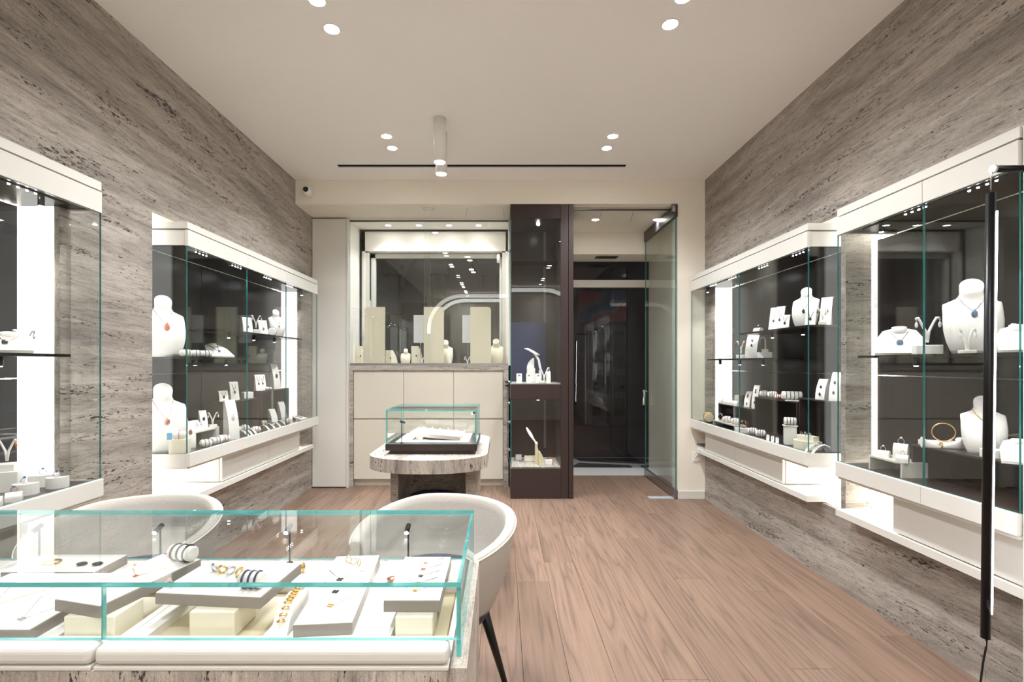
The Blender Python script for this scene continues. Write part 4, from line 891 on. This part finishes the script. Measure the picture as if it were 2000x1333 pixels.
# ---------------------------------------------------------------- shop window display
WZ = 1.2525
for x0, x1, y, lb in ((712, 752, 5.10, 'panel before the window latch'), (828, 867, 5.10, 'panel in the middle of the window display'), (918.5, 959, 5.10, 'panel beside the dark showcase')):
    a, b = (x0 - VX) / F * y, (x1 - VX) / F * y; z1 = CH + (VY - 600) / F * y; r = .035
    pr = [(a, WZ), (b, WZ), (b, z1), (a, z1)]
    arc = lambda cx, cz, s0: [(cx + r * math.cos(R(s0 + 15 * k)), cz + r * math.sin(R(s0 + 15 * k))) for k in range(7)]
    if 'latch' in lb: pr = [(a, WZ), (b, WZ), (b, z1)] + arc(a + r, z1 - r, 90)
    if 'dark' in lb: pr = [(a, WZ), (b, WZ)] + arc(b - r, z1 - r, 0) + [(a, z1)]
    single(MB().prism(pr, 'y', y - .008, y + .008), 'display_screen', 'ivory_panel', 'tall ivory display ' + lb, 'display panel')
for x0, x1, lb in ((808, 835, 'beside the middle ivory panel'), (903, 925, 'beside the ivory panel near the showcase')):
    y = 5.17; a, b = (x0 - VX) / F * y, (x1 - VX) / F * y
    t = thing('sign_card', 'pale grey blank card on a wire ' + lb, 'card', ((a + b) / 2, y, WZ))
    MB().box(a, b, y - .003, y + .003, CH + (VY - 670) / F * y, CH + (VY - 616) / F * y).build('card', 'pale_grey', t, True)
    MB().cyl(((a + b) / 2, y + .006, WZ), ((a + b) / 2, y + .006, 1.5), .003, n=8).build('wire', 'steel', t, True)
def wpx(px, y=5.2): return Vector(((px - VX) / F * y, y, WZ))
sw = 5.2 / F
bust(wpx(792), 0, 30 * sw, 'small cream necklace bust alone in the shop window', 'cream'); necklace_on_bust(wpx(792), 0, 30 * sw, 'thin dark chain on the small window bust', 'dark_chain', 'black_gem', .7, .0012, .012)
bust(wpx(870, 5.24), R(10), 46 * sw, 'cream bust half hidden by the middle ivory panel', 'cream')
bust(wpx(968, 5.24), R(-10), 48 * sw, 'cream bust half hidden by the ivory panel near the showcase', 'cream')
for px, h, lb in ((707.5, 38, 'by the window jamb'), (765, 30, 'between ivory panel and small bust'), (815, 38, 'under the pale grey card')):
    l = wpx(px, 5.235); curved_stand(l, R(150), 15 * sw, .10, h * sw, 'cream curved ring stand ' + lb, 'cream'); pendant(l + Vector((0, -.06, h * sw * .55)), 0, .012, 'dark stud on the cream stand ' + lb)
for px in (824, 913):
    earring_stand(wpx(px, 5.145), 0, 17 * sw, 'white forked earring stand beside ' + ('the middle' if px < 900 else 'the showcase-side') + ' ivory panel', 'white drop earring beside ' + ('the middle' if px < 900 else 'the showcase-side') + ' ivory panel', egroup='window drop earrings ' + str('middle' if px < 900 else 'showcase side'))
block(wpx(879, 5.18), 0, .03, .03, .07, 'slim white block beside the middle ivory panel')
# ---------------------------------------------------------------- dark showcase contents
SZ = 1.087
def spx(px, y=4.72, z=SZ): return Vector(((px - VX) / F * y, y, z))
ss = 4.72 / F
t = thing('leaning_bust', 'white bust board bowing forward on a curved stem in the dark showcase', 'necklace bust', spx(1056, 4.76), R(-20))
MB().tube([(0, 0, 0), (.0, 0, .12), (-.02, 0, .22), (-.07, 0, .30), (-.14, 0, .335)], [.014, .013, .012, .012, .01], 10).build('stem', 'white_leather', t)
mb = MB(); pf = [(-.005, -.05), (.06, -.07), (.10, -.035), (.135, -.03), (.135, .03), (.10, .035), (.06, .07), (-.005, .05)]
vs = [(-.03 - u * .95, v, .27 + u * .62 - (u * 2.2) ** 2 * .25 + o) for o in (0, .01) for u, v in pf]; n = len(pf)
mb.add(vs, [tuple(range(n))[::-1], tuple(range(n, 2 * n))] + [(i, (i + 1) % n, n + (i + 1) % n, n + i) for i in range(n)]); mb.build('board', 'white_leather', t)
curved_stand(spx(1036, 4.80, SZ + .14), R(-90), .05, .07, .10, 'pointed white stand on a block in the dark showcase'); block(spx(1037, 4.80), 0, .08, .07, .14, 'tall white block in the dark showcase')
for px in (1014, 1033, 1051):
    l = spx(px, 4.64); t = thing('ring_cube', 'white cube with a dark framed ring in the dark showcase', 'ring cube', l, 0, 'ring cubes in the dark showcase')
    MB().prism([(-.028, 0), (.02, 0), (.02, .09), (-.012, .09), (-.028, .05)], 'x', -.026, .026).build('cube', 'white_leather', t); MB().torus((0, -.022, .068), .008, .003, (0, 1, .6), 12, 5).build('ring', 'dark_chain', t)
earring_stand(spx(1063, 4.68), 0, .15, 'white forked stand with pearls in the dark showcase', 'pearl earring in the dark showcase', egroup='pearl earrings in the dark showcase')
dome(spx(1071, 4.62), 0, .04, .04, .11, 'upright white ring stand at the showcase post'); ring(spx(1071, 4.62, SZ + .11), 0, .009, 'silver ring on the upright stand at the post')
pillow(spx(1056, 4.583), 0, .07, .036, .02, 'little white cushion before the ring cubes', 2, 'gold bracelet on the little showcase cushion', 'gold', bgroup='gold bracelets on the little showcase cushion')
LZ = .298
t = thing('leaning_bust', 'white bust board on a short stem in the lower dark showcase', 'necklace bust', spx(1050, 4.78, LZ), R(-15))
MB().cyl((-.0, .01, 0), (-.01, .01, .20), .006).build('stem', 'white_leather', t)
mb = MB(); vs = [(-.0 - u * .6, v, .16 + u * .9 + o) for o in (0, .01) for u, v in [(0, -.02), (.06, -.025), (.12, -.055), (.15, -.05), (.19, -.02), (.19, .02), (.15, .05), (.12, .055), (.06, .025), (0, .02)]]; n = 10
mb.add(vs, [tuple(range(n))[::-1], tuple(range(n, 2 * n))] + [(i, (i + 1) % n, n + (i + 1) % n, n + i) for i in range(n)]); mb.build('board', 'white_leather', t)
curved_stand(spx(1050, 4.70, LZ), R(90), .04, .05, .20, 'slim beige pointed stand in the lower dark showcase', 'sand'); curved_stand(spx(1058, 4.64, LZ), R(90), .05, .055, .13, 'short beige pointed stand in the lower dark showcase', 'sand')
block(spx(1035, 4.84, LZ), 0, .11, .06, .05, 'long beige block in the lower dark showcase', 'cream'); block(spx(1013, 4.90, LZ), 0, .06, .05, .05, 'grey block in the lower dark showcase', 'pale_grey')
l = spx(1071, 4.70, LZ); block(l, 0, .07, .08, .045, 'white block under bright jewels in the lower dark showcase'); 
for k, g in enumerate(('blue_gem', 'red_gem', 'orange_gem')): single(MB().ball((0, 0, .008), .014, .01, .008, 8), 'gem_brooch', g, ('blue', 'red', 'orange')[k] + ' brooch on the white block in the lower showcase', 'brooch', l + Vector((-.022 + .022 * k, .01 * (k - 1), .045)))

# ================================================================== ROUND TABLE WITH GLASS BOX
TXc, TYc = -.42, 3.10
t = thing('stone_table', 'light travertine table with rounded ends and hollowed stone base', 'table', (TXc, TYc, 0))
hw, yw, yf, yb = .34, 2.81, 2.60, 3.62
pf = []
for k in range(25):
    a = PI + PI * k / 24; c_, s_ = math.cos(a), math.sin(a)
    pf.append((TXc + hw * abs(c_) ** .92 * (1 if c_ > 0 else -1), yw + (yw - yf) * s_))
pf += [(TXc + hw, 3.42)] + [(TXc + hw * math.cos(PI * k / 12), 3.42 + .2 * math.sin(PI * k / 12)) for k in range(1, 12)] + [(TXc - hw, 3.42)]
MB().prism(pf, 'z', .675, .75).build('top', 'travertine_upright', t, True)
bx0, bx1, by0, by1 = -.655, -.15, 2.86, 3.5
pf = [(bx0, by0), (bx0 + .045, by0)]; cx = (bx0 + .045 + bx1 - .06) / 2; rr = (bx1 - .06 - bx0 - .045) / 2
pf += [(cx - rr * math.cos(PI * k / 18), by0 + .30 * math.sin(PI * k / 18)) for k in range(1, 18)]
pf += [(bx1 - .06, by0), (bx1, by0), (bx1, by1), (bx0, by1)]
MB().prism(pf, 'z', 0, .675).build('base', 'travertine_across', t, True)
t = thing('velvet_stool', 'round navy velvet stool tucked in the stone table hollow', 'stool', (cx, 2.93, 0))
rings = []
for z, r in ((.0, .15), (.02, .16), (.40, .165), (.45, .16), (.475, .14), (.48, .10)): rings.append([(r * math.cos(2 * PI * k / 28), r * .95 * math.sin(2 * PI * k / 28), z) for k in range(28)])
MB().loft(rings).build('seat', 'navy', t); MB().torus((0, 0, .39), .163, .005, n=28).build('piping', 'navy', t)
# glass box
GX0, GX1, GY0, GY1 = -.665, -.139, 2.77, 3.21
t = thing('glass_display_box', 'glass display box on dark bronze base atop the stone table', 'display case', ((GX0 + GX1) / 2, (GY0 + GY1) / 2, .75))
MB().bbox(GX0 + .02, GX1 - .02, GY0 + .02, GY1 - .02, .7505, .772, .001).build('plinth', 'bronze', t, True)
MB().bbox(GX0, GX1, GY0, GY1, .772, .811, .002).build('base', 'bronze', t, True)
MB().box(GX0 + .05, GX1 - .05, GY0 + .04, GY1 - .04, .811, .816).build('liner', 'white_leather', t, True)
th = .008
MB().pane(GX0 + .003, GX1 - .003, GY0 + .003, GY0 + .003 + th, .8115, .998).build('front_pane', ['glass', 'glass_edge'], t, True)
MB().pane(GX0 + .003, GX1 - .003, GY1 - .003 - th, GY1 - .003, .8115, .998).build('back_pane', ['glass', 'glass_edge'], t, True)
for a in (GX0 + .003, GX1 - .003 - th): MB().pane(a, a + th, GY0 + .012, GY1 - .012, .8115, .998).build('side_pane', ['glass', 'glass_edge'], t, True)
MB().pane(GX0 + .003, GX1 - .003, GY0 + .003, GY1 - .003, .9985, 1.0065).build('top_pane', ['glass', 'glass_edge'], t, True)
def mini_lamp(loc, h, label, tgt, e, group=None):
    g = thing('mini_spotlight', label, 'spotlight', loc, 0, group)
    MB().cyl((0, 0, 0), (0, 0, .004), .010, n=14).cyl((0, 0, .004), (0, 0, h), .0028, n=8).build('stem', 'black_metal', g)
    d = (Vector(tgt) - (Vector(loc) + Vector((0, 0, h)))).normalized(); a = Vector((0, 0, h)) - d * .008; b = Vector((0, 0, h)) + d * .026
    MB().cyl(a, b, .0075, n=14).build('head', 'black_metal', g); MB().cyl(b, b + d * .0015, .006, n=12).build('lens', 'micro_led', g)
    spot(g, Vector(loc) + b + d * .006, tgt, e, 110, .7, .008, (1, .99, .96))
mini_lamp((GX0 + .09, GY0 + .022, .811), .125, 'black mini spotlight inside the glass box, nearer the chairs', (-.40, 3.02, .83), 1.6)
mini_lamp((GX1 - .03, GY1 - .05, .811), .145, 'black mini spotlight inside the glass box, nearer the window', (-.42, 2.98, .83), 1.6)
t = thing('jewellery_board', 'grey-edged white board tilted on a cream block in the glass box', 'jewellery board', (-.39, 2.98, .816)); 
o = MB().bbox(-.15, .15, -.11, .11, 0, .022, .002).build('rim', 'grey_edge', t); o.location = (0, 0, .012); o.rotation_euler = (0, R(5), R(-3))
o2 = MB().box(-.147, .147, -.107, .107, .0222, .024).build('pad', 'white_leather', t); o2.location = o.location; o2.rotation_euler = o.rotation_euler
single(MB().tube([(0, -.02, .011), (.0, .02, .011)], .011, 12), 'support_block', 'cream', 'small cream support under the tilted board in the glass box', 'display block', (-.49, 2.90, .816), R(60))
for k in range(6): ring(Vector((-.48 + .05 * k, 3.0 + .02 * (k % 2), .858 - .0044 * k)), .5 * k, .009, 'small white gold ring on the tilted board in the glass box', 'silver', 'clear_gem', 'rings in the glass box')

# ================================================================== GLASS COUNTER
DX0, DX1, DY0, DY1, DZ = -1.72, -.085, 1.014, 1.514, .812
t = thing('glass_counter', 'glass topped jewellery counter with white drawers and travertine body', 'display counter', (-.9, 1.26, 0))
MB().box(-.105, -.07, .985, 1.53, 0, .65).build('stone_end', 'travertine_upright', t, True)
MB().box(DX0, -.1055, .988, 1.03, 0, .642).build('stone_front', 'travertine_upright', t, True)
MB().box(DX0, -.1055, 1.50, 1.53, 0, .65).build('stone_back', 'travertine_upright', t, True)
MB().box(DX0, -.1055, 1.031, 1.50, .6305, .640).build('floor_board', 'sand', t, True)  # beige fabric tone also carries the shade inside the insert cut-outs
for a, b in ((DX0, -.840), (-.834, -.107)):
    MB().bbox(a, b, .985, 1.03, .652, .690, .013, seg=4).build('drawer_front', 'lacquer', t, True)
    MB().bbox(a, b, .987, 1.02, .6425, .6515, .002).build('drawer_base', 'lacquer', t, True)
# white insert with three cut-outs
holes = [(-.995, -.855), (-.795, -.535), (-.248, -.118)]; hy0, hy1 = 1.085, 1.33
m = MB().box(DX0, -.106, 1.031, hy0, .6405, .66).box(DX0, -.106, hy1, 1.499, .6405, .66)
xs = [DX0] + [v for h in holes for v in h] + [-.106]
for i in range(0, len(xs), 2): m.box(xs[i], xs[i + 1], hy0, hy1, .6405, .66)
m.build('insert', 'white_leather', t, True)
MB().box(-.8375, -.8365, 1.031, 1.499, .6601, .6604).build('seam', 'grey_edge', t, True)
g8 = .010
for a, b in ((DX0, -.839), (-.836, DX1)):
    MB().pane(a, b, DY0, DY0 + g8, .6905, DZ - g8 - .0005).build('front_pane', ['glass', 'glass_edge'], t, True)
MB().pane(DX0, DX1, DY1 - g8, DY1, .6605, DZ - g8 - .0005).build('back_pane', ['glass', 'glass_edge'], t, True)
MB().pane(DX1 - g8, DX1, DY0 + g8 + .0005, DY1 - g8 - .0005, .6505, DZ - g8 - .0005).build('side_pane', ['glass', 'glass_edge'], t, True)
MB().pane(DX0, DX1, DY0, DY1, DZ - g8, DZ).build('top_pane', ['glass', 'glass_edge'], t, True)
LPX = (75, 312, 565, 797)
for k, px in enumerate(LPX):
    x = (px - VX) / F * 1.475
    mini_lamp((x, 1.478, .66), .112, 'thin black mini spotlight standing at the back of the glass counter', (x - .01, 1.22, .66), .9, 'mini spotlights in the glass counter')
def board(x, y, w_, d, z, rz, label, support=None):
    t = thing('jewellery_board', label, 'jewellery board', (x, y, z), R(rz))
    MB().bbox(-w_ / 2, w_ / 2, 0, d, 0, .026, .0015).build('rim', 'grey_edge', t)
    MB().bbox(-w_ / 2 + .001, w_ / 2 - .001, .001, d - .001, .0258, .0285, .001).build('pad', 'white_leather', t); return t
board(-1.20, 1.06, .33, .285, .66, 0, 'low grey-edged board with fine chains at the counter end')
block((-.93, 1.135, .6405), R(0), .115, .09, .060, 'cream block under the raised board with banded roll', 'cream')
board(-.965, 1.098, .135, .27, .7005, -14, 'raised grey-edged board with a banded ring roll')
board(-1.27, 1.35, .26, .125, .6605, 0, 'far grey-edged board with dark earrings by the counter back')
block((-.665, 1.16, .6405), 0, .105, .10, .060, 'cream block under the wide raised board', 'cream')
board(-.69, 1.134, .262, .19, .7005, -5, 'wide raised grey-edged board with gold rings')
board(-.40, 1.083, .130, .385, .6605, 5, 'long flat grey-edged board with bee pendants')
block((-.197, 1.128, .6405), 0, .085, .08, .060, 'cream block under the narrow raised board', 'cream')
board(-.205, 1.108, .130, .25, .7005, 0, 'narrow raised grey-edged board with a row of pendants')
# jewels on the counter
roll(Vector((-.873, 1.325, .729)), R(-14), .075, .020, 'white ring roll with three dark bands on the raised board', 3, 'dark band on the white ring roll of the raised board', 'dark_chain', bgroup='dark bands on the ring roll', bw=.0028)
roll(Vector((-.60, 1.165, .729)), R(-5), .06, .018, 'white roll with three navy bands on the wide raised board', 3, 'navy enamel band on the white roll', 'navy_gem', bgroup='navy bands on the white roll', bw=.0028)
single(MB().bbox(-.055, .055, -.006, .006, 0, .012, .003), 'ring_bar', 'white_leather', 'white bar holding a row of gold rings', 'ring bar', (-1.02, 1.40, .66), 0)
for k in range(5): ring(Vector((-1.06 + .02 * k, 1.40, .668)), R(70), .009, 'gold ring standing in the row on the white bar', 'gold', ['orange_gem', 'clear_gem'][k % 2], 'gold rings on the white bar')
for k in range(4): single(MB().torus((0, 0, .011), .010, .0035, (.5, 1, .2), 18, 6), 'ring', 'gold' if k % 2 else 'silver', 'broad ring lying on the wide raised board', 'ring', (-.745 + .026 * k, 1.255 - .008 * k, .729), .6 * k, 'broad rings on the wide raised board')
ring(Vector((-.80, 1.165, .729)), .3, .010, 'silver ring with orange stone on the wide raised board edge', 'silver', 'orange_gem')
for k, px in enumerate((478, 505, 526, 571, 593)):
    x = (px - VX) / F * 1.42
    o = single(MB().ball((0, 0, .011), .011, .007, .011, 10).torus((0, 0, .011), .0115, .003, (.3, 1, 0), 16, 6), 'earclip', 'gold', 'domed gold ear clip standing on the white counter insert', 'ear clip', (x, 1.415 - .01 * (k % 2), .6635), .5 * k, 'gold ear clips on the counter insert')
l = Vector((-.503, 1.14, .66)); t = thing('bracelet_ramp', 'narrow white bracelet ramp beside the long flat board', 'jewellery stand', l, R(5))
MB().prism([(-.06, 0), (.10, 0), (.10, .03), (.06, .045), (.0, .046), (-.035, .03), (-.06, .004)], 'x', -.018, .018).build('body', 'white_leather', t)
t = thing('bracelet', 'golden link bracelet draped over the narrow ramp', 'bracelet', l, R(5))
for k in range(9):
    y = -.045 + .015 * k; z = .02 + .03 * min(1, (y + .06) / .06) if y < 0 else .049
    MB().torus((0, y, min(z, .05)), .008, .002, (0, .2, 1), 12, 5).build('link', 'gold', t)
def flat_necklace(x, y, z, w_, d, label, gem, metal='gold', group=None, s=.007):
    t = thing('necklace', label, 'necklace', (x, y, z), 0, group)
    MB().tube([(-w_ / 2, d, .0008), (-w_ * .25, d * .5, .0008), (0, 0, .0008), (w_ * .25, d * .5, .0008), (w_ / 2, d, .0008)], .0008, 5).build('chain', metal, t)
    for k in range(4):
        a = k * PI / 2 + .6; MB().ball((s * .8 * math.cos(a), s * .8 * math.sin(a), .002), s * .6, s * .45, .002, 6).build('wing' if k % 2 else 'body', gem, t)
for k in range(3): flat_necklace(-.41 - .012 * k, 1.16 + .07 * k, .6892, .10, .06, 'fine chain with bee shaped pendant on the long flat board', ['gold', 'dark_chain', 'dark_chain'][k], 'silver', 'bee necklaces on the long flat board')
for k in range(5): flat_necklace(-.205, 1.15 + .04 * k, .7292, .09, .035, 'fine chain with tiny pendant in the row on the narrow raised board', ['gold', 'gold', 'dark_chain', 'orange_gem', 'orange_gem'][k], 'silver', 'necklaces on the narrow raised board', .005)
flat_necklace(-1.09, 1.10, .6892, .12, .11, 'fine silver chain on the low board at the counter end', 'silver', 'silver'); flat_necklace(-1.22, 1.16, .6892, .12, .10, 'fine gold chain on the low board at the counter end', 'gold', 'gold')
flat_necklace(-.93, 1.23, .7292, .09, .05, 'fine chain with orange stones on the raised board', 'orange_gem', 'gold', None, .005)
for k in range(2): single(MB().ball((0, 0, .005), .014, .008, .005, 8), 'earring', 'dark_chain', 'dark oblong earring on the far board', 'earring', (-1.21 + .045 * k, 1.395, .689), .4, 'dark earrings on the far board')
single(MB().torus((0, 0, .002), .020, .003, (0, 0, 1), 24, 6), 'bangle', 'gold', 'gold bangle lying flat on the far board', 'bangle', (-1.31, 1.41, .6895))
for k in range(3): ring(Vector((-.445 + .018 * k, 1.41 - .01 * k, .6892)), .8 * k, .009, 'thin gold ring at the top of the long flat board', 'gold', 'clear_gem', 'rings on the long flat board')
single(MB().ball((0, 0, .006), .018, .014, .006, 10), 'brooch', 'rose_gold', 'rose gold shell brooch between the two end boards', 'brooch', (-.305, 1.36, .66))

# ================================================================== CHAIRS
def chair(x, y, open_deg, label):
    t = thing('tub_chair', label, 'chair', (x, y, 0), R(open_deg - 270)); half = 130; n = 40
    def rim(a):   # a: angle from the back (deg); rim height
        k = max(0, (abs(a) - 40) / 90); return .70 - .085 * k ** 1.3
    outer = []; inner = []
    prof = []
    rings = []
    for i in range(n + 1):
        a = -half + 2 * half * i / n; th_ = R(90 + a); c_, s_ = math.cos(th_), math.sin(th_); zt = rim(a)
        sec = []
        for (r, f) in ((.215, 0), (.235, .12), (.268, .4), (.292, .75), (.303, .93), (.303, .985), (.296, 1.0), (.278, 1.0), (.268, .985), (.262, .9), (.245, .6), (.225, .35), (.21, .3)):
            z = .36 + (zt - .36) * f; sec.append(Vector((r * c_ * 1.02, r * s_, z)))
        rings.append(sec)
    mb = MB(); mb.loft(rings, caps=True); mb.build('shell', 'boucle', t)
    MB().tube([Vector((.306 * math.cos(R(90 + a)) * 1.02, .306 * math.sin(R(90 + a)), .36 + (rim(a) - .36) * .97)) for a in [-half + 2 * half * i / n for i in range(n + 1)]], .0028, 6).build('piping', 'piping', t)
    rings = []
    for z, r in ((.35, .20), (.36, .225), (.44, .24), (.465, .23), (.475, .19)): rings.append([(r * math.cos(2 * PI * k / 30), r * math.sin(2 * PI * k / 30) - .02, z) for k in range(30)])
    MB().loft(rings).build('seat_cushion', 'navy', t)
    MB().cyl((0, 0, .325), (0, 0, .355), .20, .21, 28).build('seat_base', 'black', t)
    for sx, sy in ((1, 1), (1, -1), (-1, 1), (-1, -1)):
        a = Vector((sx * .13, sy * .13, .34)); b = Vector((sx * .20, sy * .20, 0)); MB().tube([a, b], [.022, .011], 10).build('leg', 'black', t)
    return t
chair(-.255, 1.84, 243, 'cream boucle tub chair with navy seat beside the stone table')
chair(-1.42, 1.84, 285, 'cream boucle tub chair with navy seat beside the blue ring wall case')

# ================================================================== LED TUBE LAMP
t = thing('tube_lamp', 'slim black upright tube lamp with bright LED line before the wall case', 'lamp', (1.57, 1.56, 0))
a, b = Vector((1.580, 1.56, 1.822)), Vector((1.563, 1.56, .385))
MB().tube([a, b], .0125, 20).build('tube', 'black_metal', t, True)
o_ = Vector((.0125, -.003, 0)); MB().tube([a + o_ + Vector((0, 0, -.06)), b + o_ + Vector((0, 0, .08))], .0062, 10).build('light_line', 'tube_led', t, True)
MB().tube([a + Vector((0, 0, .0)), a + Vector((.0, 0, .05)), a + Vector((.008, 0, .075)), a + Vector((.02, 0, .078))], .002, 6).build('hook', 'chrome', t, True)
MB().cyl((1.592, 1.56, 1.90), (1.784, 1.56, 1.902), .011, n=14).build('arm', 'black_metal', t, True)
MB().cyl((1.585, 1.56, 1.90), (1.592, 1.56, 1.90), .013, n=14).build('arm_cap', 'chrome', t, True)
MB().cyl(b, (1.563, 1.56, .002), .0008, n=6).build('tension_wire', 'steel', t, True)
MB().tube([b + Vector((.004, 0, 0)), b + Vector((.002, 0, -.03)), b + Vector((-.008, .0, -.08)), b + Vector((-.018, 0, -.16)), b + Vector((-.012, .01, -.28)), (1.57, 1.58, .004), (1.68, 1.62, .004), (1.75, 1.66, .004)], .003, 8).build('cable', 'black', t, True)
